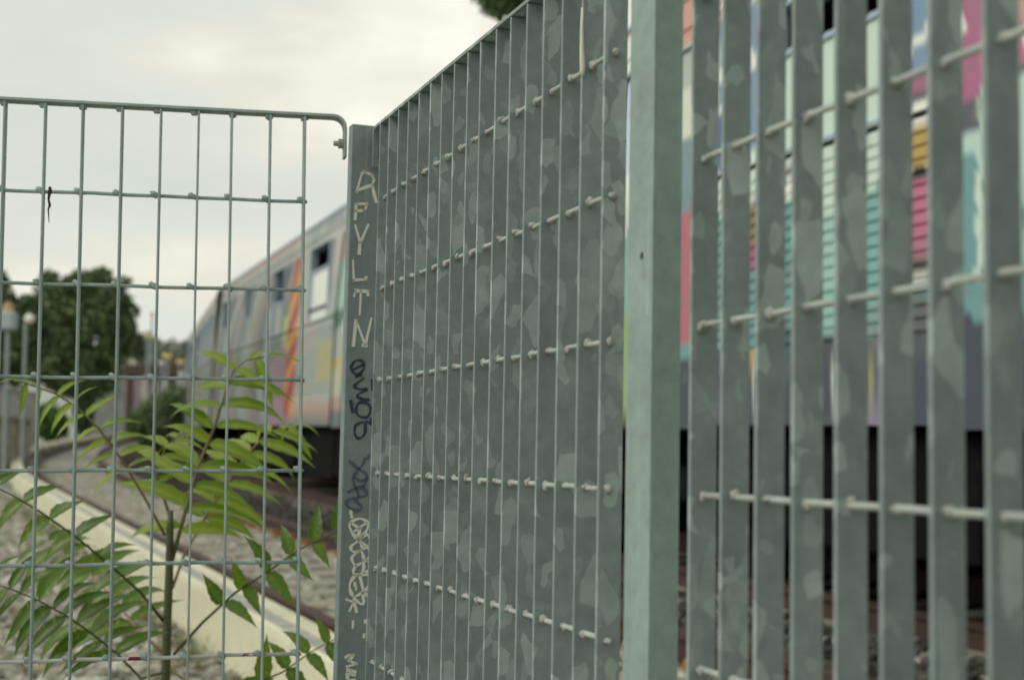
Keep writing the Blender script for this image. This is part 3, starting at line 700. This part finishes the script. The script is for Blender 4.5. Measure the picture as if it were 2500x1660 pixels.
# edge bar with its rounded corner, tab, bolt
path = [(NL0 * BP2 - .03, zt - .002), (XR - .020, zt - .002)] + [(XR - .020 + .018 * math.sin(a), zt - .002 - .018 * (1 - math.cos(a))) for a in (.3, .6, .9, 1.2, 1.57)] + [(XR - .002, zt - .063)]
obj('top_bar', MB().strip(path, .0042, -.0006, LD + .0006).mesh('top_bar', M_lbar, bevel=.0004), ml)
bo = thing('bolt', 'small dull bolt and nut holding the mesh panel to the corner post', 'bolt', M=ml.matrix_world @ Matrix.Translation((XR - .004, LD * .42, zt - .042)))
obj('nut', MB().tube([(-.008, 0, 0), (.0002, 0, 0)], .0075, 6).mesh('nut', M_bolt, bevel=.0006), bo)
obj('threaded_end', MB().tube([(-.015, 0, 0), (-.0078, 0, 0)], [.0036, .0042], 10).mesh('threaded_end', M_bolt), bo)
for i in range(0, NL1 + 1):   # weld throats under the edge bar
    b = obj('weld_bead', random.choice(BEADS_L), ml); b.location = (i * BP2 - .003, LD * .3, zt - .0065); b.scale = (1.1, .8, 1.0)
# little ring of wire on the rail at the far left
tw = thing('dried_tendril', 'thin dry brown tendril dangling from the mesh rod', 'twig', M=ml.matrix_world @ Matrix.Translation((BP2 + .008, LD * .5, EYE + Z02)))
obj('tendril', MB().tube([(0, 0, .006), (.001, -.004, .002), (.0, -.0045, -.004), (-.001, -.003, -.012), (.001, -.004, -.020), (-.001, -.003, -.026), (.0005, -.004, -.045)], [.0022, .0026, .0022, .0016, .002, .0012, .0005], 6).mesh('tendril', M_twig), tw)

# ================================================================== SAPLING behind the mesh (pinnate leaves)
def leafmat(name, c1, c2):
    m = bpy.data.materials.new(name); m.use_nodes = True; t = m.node_tree; b = t.nodes['Principled BSDF']
    b.inputs['Roughness'].default_value = .42; b.inputs['Specular IOR Level'].default_value = .55
    oi = t.nodes.new('ShaderNodeObjectInfo'); r = t.nodes.new('ShaderNodeMixRGB'); r.inputs[1].default_value = (*c1, 1); r.inputs[2].default_value = (*c2, 1)
    t.links.new(oi.outputs['Random'], r.inputs[0])
    at_ = t.nodes.new('ShaderNodeAttribute'); at_.attribute_name = 'rib'; rb = t.nodes.new('ShaderNodeMixRGB'); rb.inputs[2].default_value = (c2[0] * 1.5, c2[1] * 1.4, c2[2] * 2.5, 1)
    mf = t.nodes.new('ShaderNodeMath'); mf.operation = 'MULTIPLY'; mf.inputs[1].default_value = .55; t.links.new(at_.outputs['Fac'], mf.inputs[0]); t.links.new(mf.outputs[0], rb.inputs[0])
    tn = t.nodes.new('ShaderNodeTexNoise'); tn.inputs['Scale'].default_value = 9; tcx = t.nodes.new('ShaderNodeTexCoord'); t.links.new(tcx.outputs['Object'], tn.inputs['Vector'])
    sp_ = t.nodes.new('ShaderNodeMapRange'); sp_.inputs['From Min'].default_value = .6; sp_.inputs['From Max'].default_value = .75; t.links.new(tn.outputs['Fac'], sp_.inputs[0])
    yl = t.nodes.new('ShaderNodeMixRGB'); yl.inputs[2].default_value = (.26, .27, .05, 1); t.links.new(sp_.outputs[0], yl.inputs[0])
    t.links.new(r.outputs[0], rb.inputs[1]); t.links.new(rb.outputs[0], yl.inputs[1]); r = yl
    t.links.new(r.outputs[0], b.inputs['Base Color'])
    tr = t.nodes.new('ShaderNodeBsdfTranslucent'); hs = t.nodes.new('ShaderNodeMixRGB'); hs.blend_type = 'MULTIPLY'; hs.inputs[0].default_value = 1; hs.inputs[2].default_value = (1.5, 1.5, .5, 1)
    t.links.new(r.outputs[0], hs.inputs[1]); t.links.new(hs.outputs[0], tr.inputs['Color'])
    ms = t.nodes.new('ShaderNodeMixShader'); ms.inputs[0].default_value = .45
    t.links.new(b.outputs[0], ms.inputs[1]); t.links.new(tr.outputs[0], ms.inputs[2]); t.links.new(ms.outputs[0], t.nodes['Material Output'].inputs['Surface'])
    return m
M_leaf = leafmat('leaflet_green', (.10, .19, .02), (.24, .32, .035))
M_stem = mat('green_stem', (.07, .085, .03), rough=.6, noise=[(30, (.05, .045, .025), .5, .7)])
M_stalk = mat('leaf_stalk', (.13, .12, .045), rough=.6)
M_stalk2 = mat('pinkish_leaf_stalk', (.26, .17, .10), rough=.6)
M_leafd = leafmat('leaflet_dark_green', (.05, .115, .016), (.11, .19, .024))
def leaflet_mesh(seed, wide=.26, droop=.35, m=None):
    r = random.Random(seed); n = 10; v = []; f = []
    for k in range(n + 1):
        t = k / n; wv = wide * (math.sin(math.pi * min(1, t * 1.02 + .02) ** .62) * (1 - t * .25)) if k < n else 0.0
        if k == 0: wv = .02
        wv *= .5 * (1 + .07 * (1 if k % 2 else -1))
        x = t * math.cos(droop * t * .9); z = -droop * .62 * t * t; yb = .04 * math.sin(t * 3 + seed)
        v += [(x, yb - wv, z + wv * .30), (x, yb - wv * .5, z + wv * .10), (x, yb, z), (x, yb + wv * .5, z + wv * .10), (x, yb + wv, z + wv * .30)]
    for k in range(n):
        for j in range(4): a = k * 5 + j; f.append((a, a + 1, a + 6, a + 5))
    me = mesh('leaflet', v, f, m or M_leaf, smooth=True)
    ca = me.color_attributes.new('rib', 'FLOAT_COLOR', 'POINT'); cols = []
    for k in range(n + 1):
        for j in range(5): q = 1.0 if j == 2 else (.12 if k % 2 else 0.0); q *= r.uniform(.7, 1); cols += [q, q, q, 1]
    ca.data.foreach_set('color', cols); return me
LEAFS = [leaflet_mesh(k, .215 + .02 * (k % 3), .5 + .16 * (k % 4)) for k in range(7)]
WIDE = [leaflet_mesh(20 + k, .40, .35 + .1 * k, M_leafd) for k in range(3)]
DARK = [leaflet_mesh(40 + k, .23 + .02 * (k % 3), .5 + .16 * (k % 4), M_leafd) for k in range(6)]
PY = 2.82
stem0 = at(406, 1596, PY)
sap = thing('ailanthus_sapling', 'young green sapling with long drooping leaflets behind the mesh panel', 'sapling', loc=(stem0.x, stem0.y, 0.0))
sinv = -sap.location
sp = [Vector((stem0.x - .01, stem0.y, 0)), stem0, at(408, 1519, PY), at(413, 1404, PY), at(415, 1290, PY), at(417, 1246, PY)]
obj('stem', MB().tube([p + sinv for p in sp], [.0095, .009, .0085, .008, .007, .005], 12).mesh('stem', M_stem, smooth=True), sap)
def frond(pts, dy0, dy1, n, L0, wide=False, m=None, start=.22, down=.55, seed=0, side=(1, 1), rad=.0032, spread=1.0):
    r = random.Random(seed); N_ = len(pts)
    P = [at(x, y, PY + dy0 + (dy1 - dy0) * k / (N_ - 1)) for k, (x, y) in enumerate(pts)]
    st = obj('leaf_stalk', MB().tube([p + sinv for p in P], [rad * (1 - .7 * k / (N_ - 1)) for k in range(N_)], 7).mesh('leaf_stalk', m or M_stalk, smooth=True), sap)
    ln_ = [0]
    for k in range(N_ - 1): ln_.append(ln_[-1] + (P[k + 1] - P[k]).length)
    T = ln_[-1]
    def pos(t):
        q = t * T
        for k in range(N_ - 1):
            if q <= ln_[k + 1] + 1e-9: w_ = (q - ln_[k]) / max(1e-9, ln_[k + 1] - ln_[k]); return P[k].lerp(P[k + 1], w_), (P[k + 1] - P[k]).normalized()
        return P[-1], (P[-1] - P[-2]).normalized()
    toC = Vector((0, -1, .25)).normalized()
    for i in range(n):
        t = start + (1 - start) * (i + .5) / n; p, tg = pos(t)
        sd = tg.cross(toC).normalized()
        for sg, on in ((1, side[0]), (-1, side[1])):
            if not on: continue
            tt = min(1, max(0, t + r.uniform(-.012, .012))); p, tg = pos(tt)
            sd2 = Vector((sd.x, sd.y, sd.z * .5)).normalized()
            dv = (sd2 * sg * spread + tg * r.uniform(.05, .30) + Vector((0, r.uniform(-.3, .2), 0)) + Vector((0, 0, .28 - down * .45))).normalized()
            if dv.z > .25: dv = (Vector((dv.x, dv.y, .18)) + tg * .5).normalized()
            up = (Vector((0, -.80, .85)) + Vector((r.uniform(-.3, .3), r.uniform(-.35, .35), 0))); yv = up.cross(dv).normalized(); zv = dv.cross(yv)
            Ls = L0 * (math.sin(math.pi * (.22 + .62 * t)) ** .6) * r.uniform(.85, 1.12)
            o = obj('leaflet', r.choice(DARK if wide == 'dark' else (WIDE if wide else LEAFS)), st)
            q = p + sinv
            o.matrix_local = Matrix(((dv.x * Ls, yv.x * Ls, zv.x * Ls, q.x), (dv.y * Ls, yv.y * Ls, zv.y * Ls, q.y), (dv.z * Ls, yv.z * Ls, zv.z * Ls, q.z), (0, 0, 0, 1)))
    # end leaflet
    dv = (P[-1] - P[-2]).normalized(); yv = Vector((0, -.3, 1)).cross(dv).normalized(); zv = dv.cross(yv); Ls = L0 * .6; q = P[-1] + sinv
    o = obj('leaflet', LEAFS[1], st); o.matrix_local = Matrix(((dv.x * Ls, yv.x * Ls, zv.x * Ls, q.x), (dv.y * Ls, yv.y * Ls, zv.y * Ls, q.y), (dv.z * Ls, yv.z * Ls, zv.z * Ls, q.z), (0, 0, 0, 1)))
frond([(421, 1366), (452, 1251), (482, 1144), (524, 1041), (551, 957), (570, 905), (600, 880), (645, 872)], 0, .05, 10, .168, seed=1, start=.10, down=.75, rad=.0042)
frond([(402, 1305), (363, 1232), (321, 1160), (283, 1102), (237, 1041), (184, 991), (134, 961), (88, 945), (45, 930)], 0, -.28, 9, .085, m=M_stalk2, seed=2, start=.30, down=.9)
frond([(398, 1515), (344, 1446), (268, 1378), (184, 1309), (96, 1247), (31, 1209), (-40, 1175)], 0, -.34, 6, .095, m=M_stem, seed=3, start=.22, down=1.0, wide=True)
frond([(404, 1640), (344, 1655), (287, 1596), (230, 1550), (165, 1504), (96, 1466), (31, 1439), (-40, 1415)], -.02, -.30, 10, .128, m=M_stalk, wide='dark', seed=4, start=.28, down=.8)
frond([(425, 1596), (494, 1519), (574, 1446), (651, 1397), (727, 1343), (804, 1305), (850, 1280)], 0, -.30, 6, .080, m=M_stem, seed=5, start=.25, down=.5, wide=True)
frond([(421, 1435), (448, 1358), (494, 1274), (536, 1205), (589, 1129), (625, 1085), (665, 1050), (720, 1040)], 0, .34, 8, .145, m=M_stalk2, seed=6, start=.28, down=.7)
frond([(404, 1600), (337, 1538), (283, 1466), (249, 1431), (203, 1385), (142, 1343), (107, 1309)], .02, .30, 9, .16, m=M_stalk2, wide='dark', seed=7, start=.2, down=.6)
frond([(408, 1630), (500, 1690), (590, 1680), (690, 1640), (760, 1590), (825, 1555)], 0, -.2, 5, .085, m=M_stalk, seed=8, start=.35, down=.8, wide=True)
frond([(415, 1262), (400, 1215), (380, 1170), (390, 1120), (410, 1085), (440, 1060)], 0, .15, 5, .10, m=M_stalk, seed=9, start=.35, down=.6)

# ================================================================== BACKGROUND beyond the curve
M_fol = leafmat('tree_foliage', (.020, .045, .013), (.035, .065, .018))
def folmat(name, attr='tint'):
    m = mat(name, attr=attr, rough=.7, spec=.25); return m
M_folv = folmat('foliage')
M_bark = mat('bark', (.06, .05, .04), rough=.95, noise=[(8, (.03, .025, .02), .5, .7)])
def crown(name, blobs, n, size, base, parent, inv):
    V = np.zeros((n * 4, 3)); C = np.zeros((n * 4, 4)); vol = np.array([b[1][0] * b[1][1] * b[1][2] for b in blobs]); pr = vol ** .8 / (vol ** .8).sum()
    for k in range(n):
        b = blobs[rng.choice(len(blobs), p=pr)]; d = rng.normal(size=3); d /= np.linalg.norm(d); rr = rng.uniform(.45, 1.0) ** .5 * (1 + .12 * math.sin(d[0] * 9 + b[0][0]) * math.sin(d[2] * 8) + .08 * math.sin(d[1] * 13))
        c = np.array(b[0]) + d * np.array(b[1]) * rr
        a = rng.normal(size=3); a /= np.linalg.norm(a); q = np.cross(a, rng.normal(size=3)); q /= np.linalg.norm(q); s = size * rng.uniform(.6, 1.3)
        V[k * 4:k * 4 + 4] = [c - a * s, c + q * s * .55, c + a * s, c - q * s * .55]
        C[k * 4:k * 4 + 4] = [*(np.array(base) * rng.uniform(.6, 1.5)), 1]
    me = mesh(name, V + np.array(inv), [(4 * k, 4 * k + 1, 4 * k + 2, 4 * k + 3) for k in range(n)], M_folv)
    ca = me.color_attributes.new('tint', 'FLOAT_COLOR', 'POINT'); ca.data.foreach_set('color', C.ravel().astype(np.float32))
    return obj(name, me, parent)
def tree(name, label, base, blobs, n, size, tint, trunk_r=.2, group=None, cat='tree'):
    root = thing(name, label, cat, loc=base, group=group); inv = -Vector(base); top = Vector(blobs[0][0])
    mb = MB().tube([Vector((0, 0, -.3)), (top + inv) * .5 + Vector((.1, 0, 0)), top + inv], [trunk_r, trunk_r * .75, trunk_r * .3], 10)
    for b in blobs[1:]: mb.tube([(top + inv) * .55, (Vector(b[0]) + inv + (top + inv)) * .5, Vector(b[0]) + inv], [trunk_r * .5, trunk_r * .35, trunk_r * .15], 7)
    obj('trunk', mb.mesh('trunk', M_bark), root); crown('crown', blobs, n, size, tint, root, inv); return root
def blob(px, py, Y, rx, rz, ry=None):
    c = at(px, py, Y); k = Y / FPX; return ((c.x, c.y, c.z), (rx * k, (ry or rx) * k, rz * k))
def base(px, Y): q = at(px, 1000, Y); return (q.x, q.y, 0)
tree('dark_tree', 'large dark green tree with rounded crown beyond the curve', base(205, 85), [blob(215, 830, 85, 105, 120), blob(150, 760, 85, 75, 80), blob(255, 740, 85, 65, 60), blob(210, 705, 85, 60, 45), blob(285, 800, 85, 45, 60), blob(130, 880, 85, 85, 70), blob(210, 920, 85, 80, 60), blob(318, 760, 85, 22, 26), blob(300, 690, 85, 20, 18), blob(120, 680, 85, 26, 20), blob(250, 668, 85, 24, 16), blob(330, 830, 85, 20, 30), blob(85, 770, 85, 30, 40)], 16000, .21, (.095, .145, .062))
tree('dark_tree', 'dark green tree at the left edge behind the lamp posts', base(-20, 52), [blob(10, 840, 52, 95, 110), blob(-30, 760, 52, 60, 100), blob(70, 800, 52, 60, 80), blob(-25, 690, 52, 45, 40)], 10000, .14, (.09, .14, .06))
tree('tall_tree', 'tall green tree whose top shows just above the grating edge', base(1260, 42), [blob(1330, -60, 42, 120, 110), blob(1225, -20, 42, 75, 62), blob(1400, 60, 42, 90, 90), blob(1190, -60, 42, 60, 50)], 5000, .15, (.12, .19, .075), .28)
tree('pale_bush', 'pale green bushes on the slope behind the shelter', base(420, 95), [blob(420, 880, 95, 70, 40), blob(350, 850, 95, 40, 30), blob(470, 870, 95, 40, 35)], 3500, .3, (.22, .25, .19), .1, cat='bush')
tree('bush', 'bright green bush at the foot of the stone wall', base(128, 75), [blob(128, 1035, 75, 38, 42), blob(105, 1020, 75, 22, 34)], 2200, .14, (.06, .12, .03), .05, cat='bush')
tree('bush', 'leafy weeds growing in front of the shelter', base(395, 44), [blob(390, 1020, 44, 65, 55), blob(430, 985, 44, 45, 45), blob(340, 1040, 44, 35, 30)], 3500, .08, (.14, .20, .09), .05, cat='bush')
tree('bush', 'low dark bush between the rails and the weeds', base(385, 30), [blob(385, 1090, 30, 44, 20)], 1500, .07, (.04, .075, .022), .04, cat='bush')
tree('bush', 'slim dark shrub beside the grey concrete wall', base(205, 82), [blob(205, 990, 82, 25, 75)], 1800, .14, (.045, .085, .03), .05, cat='bush')

M_conc = mat('grey_concrete', (.37, .38, .36), rough=.9, noise=[(1.2, (.22, .23, .23), .45, .7), (8, (.36, .36, .33), .55, .7)])
M_stonew = mat('pale_stone', (.40, .37, .30), rough=.95, noise=[(4, (.26, .24, .2), .45, .65)])
M_shroof = mat('brown_roof', (.075, .05, .04), rough=.8)
M_col = mat('pale_column', (.52, .50, .42), rough=.8)
M_lil = mat('faded_lilac_wall', (.30, .24, .28), rough=.85, noise=[(1.5, (.38, .34, .33), .45, .65)])
def wall(name, label, p0, p1, Y0, Y1, thick, m, cat='wall'):
    """upright wall from image point p0 (top, left) to p1 (top, right) at depths Y0, Y1"""
    A, B = at(*p0, Y0), at(*p1, Y1); root = thing(name, label, cat, loc=(A.x, A.y, 0)); d = Vector((B.x - A.x, B.y - A.y, 0)); n = Vector((-d.y, d.x, 0)).normalized() * thick
    v = [(0, 0, -.2), d + Vector((0, 0, -.2)), d + Vector((0, 0, B.z)), (0, 0, A.z), n + Vector((0, 0, -.2)), n + d + Vector((0, 0, -.2)), n + d + Vector((0, 0, B.z)), n + Vector((0, 0, A.z))]
    me = mesh('masonry', v, [(0, 1, 2, 3), (5, 4, 7, 6), (1, 5, 6, 2), (4, 0, 3, 7), (3, 2, 6, 7)], m)
    obj('masonry', me, root)
    cp = MB(); dn = d.normalized(); o = n.normalized() * .05
    vv = [Vector((0, 0, A.z + .002)) - o, d + Vector((0, 0, B.z + .002)) - o, n + d + o + Vector((0, 0, B.z + .002)), n + o + Vector((0, 0, A.z + .002))]; vv += [q + Vector((0, 0, .10)) for q in vv]
    obj('coping', mesh('coping', vv, [(0, 1, 2, 3), (7, 6, 5, 4), (0, 4, 5, 1), (1, 5, 6, 2), (2, 6, 7, 3), (3, 7, 4, 0)], m), root)
    return root
wall('concrete_wall', 'grey concrete wall right of the dark tree', (215, 915), (312, 900), 88, 96, .3, M_conc)
wall('stone_wall', 'grey wall at the far left below the lamp posts', (-120, 930), (92, 965), 38, 48, .4, M_conc)
wall('stone_wall', 'low pale stone wall in front of the grey wall at left', (-120, 1010), (78, 1030), 30, 34, .4, M_stonew)
sh = thing('platform_shelter', 'small station shelter with brown flat roof and pale columns', 'shelter', loc=base(385, 66)); si = -sh.location
def b2(x0, x1, y0, y1, Y, dep, name, m):
    A, B = at(x0, y1, Y), at(x1, y0, Y); obj(name, MB().box((A.x + si.x, A.y + si.y, A.z), (B.x + si.x, A.y + si.y + dep, B.z)).mesh(name, m), sh)
b2(302, 475, 890, 915, 66, 4, 'roof', M_shroof); b2(300, 470, 915, 1060, 69, .2, 'back_wall', M_lil); b2(305, 322, 915, 1060, 66.05, .35, 'dark_pillar', M_shroof)
for x in (345, 372, 396, 430): b2(x, x + 9, 915, 1060, 66.1, .2, 'column', M_col)
# signals and lamps
M_lampy = mat('yellow_signal_head', (.80, .68, .30), rough=.4); M_lampw = mat('white_globe', (.82, .82, .76), rough=.3); M_pole = mat('grey_pole', (.28, .33, .34), rough=.6)
M_boxg = mat('blue_grey_cabinet', (.36, .42, .44), rough=.6); M_orange = mat('orange_cap', (.45, .30, .16), rough=.6)
def signal(px, py, Y, r, label, m, cat='signal'):
    c = at(px, py, Y); root = thing('signal_post', label, cat, loc=(c.x, c.y, 0), group='round headed signals by the shelter')
    obj('pole', MB().tube([(0, 0, 0), (0, 0, c.z - r * .8)], .05, 8).mesh('pole', M_pole), root)
    bm = bmesh.new(); bmesh.ops.create_uvsphere(bm, u_segments=14, v_segments=10, radius=r); bmesh.ops.translate(bm, verts=bm.verts, vec=(0, 0, c.z)); me = bpy.data.meshes.new('signal_head'); bm.to_mesh(me); bm.free(); me.materials.append(m); obj('signal_head', me, root)
    obj('hood', MB().box((-r * .9, -r * 1.3, c.z + r * .75), (r * .9, r * .2, c.z + r * .95)).mesh('hood', M_shroof), root)
signal(409, 868, 60, .19, 'round pale yellow signal head above the shelter roof', M_lampy)
signal(440, 882, 60, .17, 'pale yellow signal head at the right end of the shelter roof', M_lampy)
signal(395, 885, 62, .13, 'small whitish signal head between the two yellow ones', M_lampw)
signal(362, 818, 64, .16, 'yellow signal head on a mast left above the shelter', M_lampy)
signal(372, 768, 70, .10, 'topmost small yellow mast head against the sky', M_lampy)
signal(445, 912, 50, .12, 'low white globe below the shelter roof', M_lampw)
c = at(20, 770, 26); lp = thing('lantern_post', 'grey lantern box with orange cap on a post at left edge', 'lamp post', loc=(c.x, c.y, 0)); k = 26 / FPX
obj('post', MB().tube([(0, 0, 0), (0, 0, at(20, 800, 26).z)], .038, 10).mesh('post', M_pole), lp)
obj('lantern', MB().box((-19 * k, -19 * k, at(20, 806, 26).z), (19 * k, 19 * k, at(20, 762, 26).z)).mesh('lantern', M_boxg, bevel=.03), lp)
obj('cap', MB().tube([(0, 0, at(20, 762, 26).z), (0, 0, at(20, 738, 26).z)], [15 * k, 8 * k], 12).mesh('cap', M_orange), lp)
c = at(72, 778, 30); gl = thing('globe_lamp', 'white globe lamp on a slim grey post near the left edge', 'lamp post', loc=(c.x, c.y, 0)); k = 30 / FPX
obj('post', MB().tube([(-.08, 0, 0), (-.08, 0, c.z - .1), (0, 0, c.z - .05)], .036, 10).mesh('post', M_pole), gl)
bm = bmesh.new(); bmesh.ops.create_uvsphere(bm, u_segments=16, v_segments=12, radius=12 * k); bmesh.ops.translate(bm, verts=bm.verts, vec=(0, 0, c.z)); me = bpy.data.meshes.new('globe'); bm.to_mesh(me); bm.free(); me.materials.append(M_lampw); obj('globe', me, gl)

# far hillside and houses, distance haze put into their pale colours
M_hill = mat('pale_hillside', (.36, .39, .35), rough=1, noise=[(.05, (.34, .35, .31), .45, .65), (.2, (.18, .21, .17), .5, .7)])
v = []; f = []; nn = 30
for i in range(nn + 1):
    px = -200 + 1100 * i / nn; py = 850 - 18 * math.sin(i * .9) - 14 * math.sin(i * 2.3) - 8 * (i % 2)
    T = at(px, py, 330); Bq = at(px, 1058, 240); v += [(Bq.x, Bq.y, -1), (T.x * .9, T.y * .9, T.z * .55), T, (T.x * 1.2, T.y * 1.2, -2)]
for i in range(nn):
    for j in range(3): a = i * 4 + j; f.append((a, a + 4, a + 5, a + 1))
tag(obj('hillside', mesh('hillside', v, f, M_hill, smooth=True)), kind='structure')
M_hw = [mat('pale_house_wall', c, rough=.9) for c in ((.50, .48, .40), (.42, .43, .40), (.52, .46, .38))]; M_hr = mat('house_roof', (.30, .22, .17), rough=.9); M_hwin = mat('house_window', (.08, .09, .10), rough=.3)
for k, (px, py, w_, h_, lb) in enumerate(((318, 838, 26, 34, 'pale house on the far hillside nearest the dark tree'), (352, 850, 24, 26, 'small grey house on the far hillside by the mast'), (455, 860, 22, 26, 'cream house on the far hillside beside the train end'))):
    Y = 230 + 10 * k; q = Y / FPX; c = at(px, py, Y); root = thing('far_house', lb, 'house', loc=(c.x, c.y, 0), group='houses on the far hillside'); W_, H_ = w_ * q, h_ * q
    obj('wall', MB().box((-W_ / 2, 0, -1), (W_ / 2, W_ * .8, c.z)).mesh('wall', M_hw[k]), root)
    v = [(-W_ * .55, -.2, c.z), (W_ * .55, -.2, c.z), (W_ * .55, W_ * .85, c.z), (-W_ * .55, W_ * .85, c.z), (-W_ * .55, W_ * .33, c.z + .7), (W_ * .55, W_ * .33, c.z + .7)]
    obj('roof', mesh('roof', v, [(0, 1, 5, 4), (2, 3, 4, 5), (0, 4, 3), (1, 2, 5), (3, 2, 1, 0)], M_hr), root)
    for e in (-.25, .22): obj('window', MB().box((e * W_ - .25, -.03, c.z - 1.5), (e * W_ + .25, .05, c.z - .6)).mesh('window', M_hwin), root)
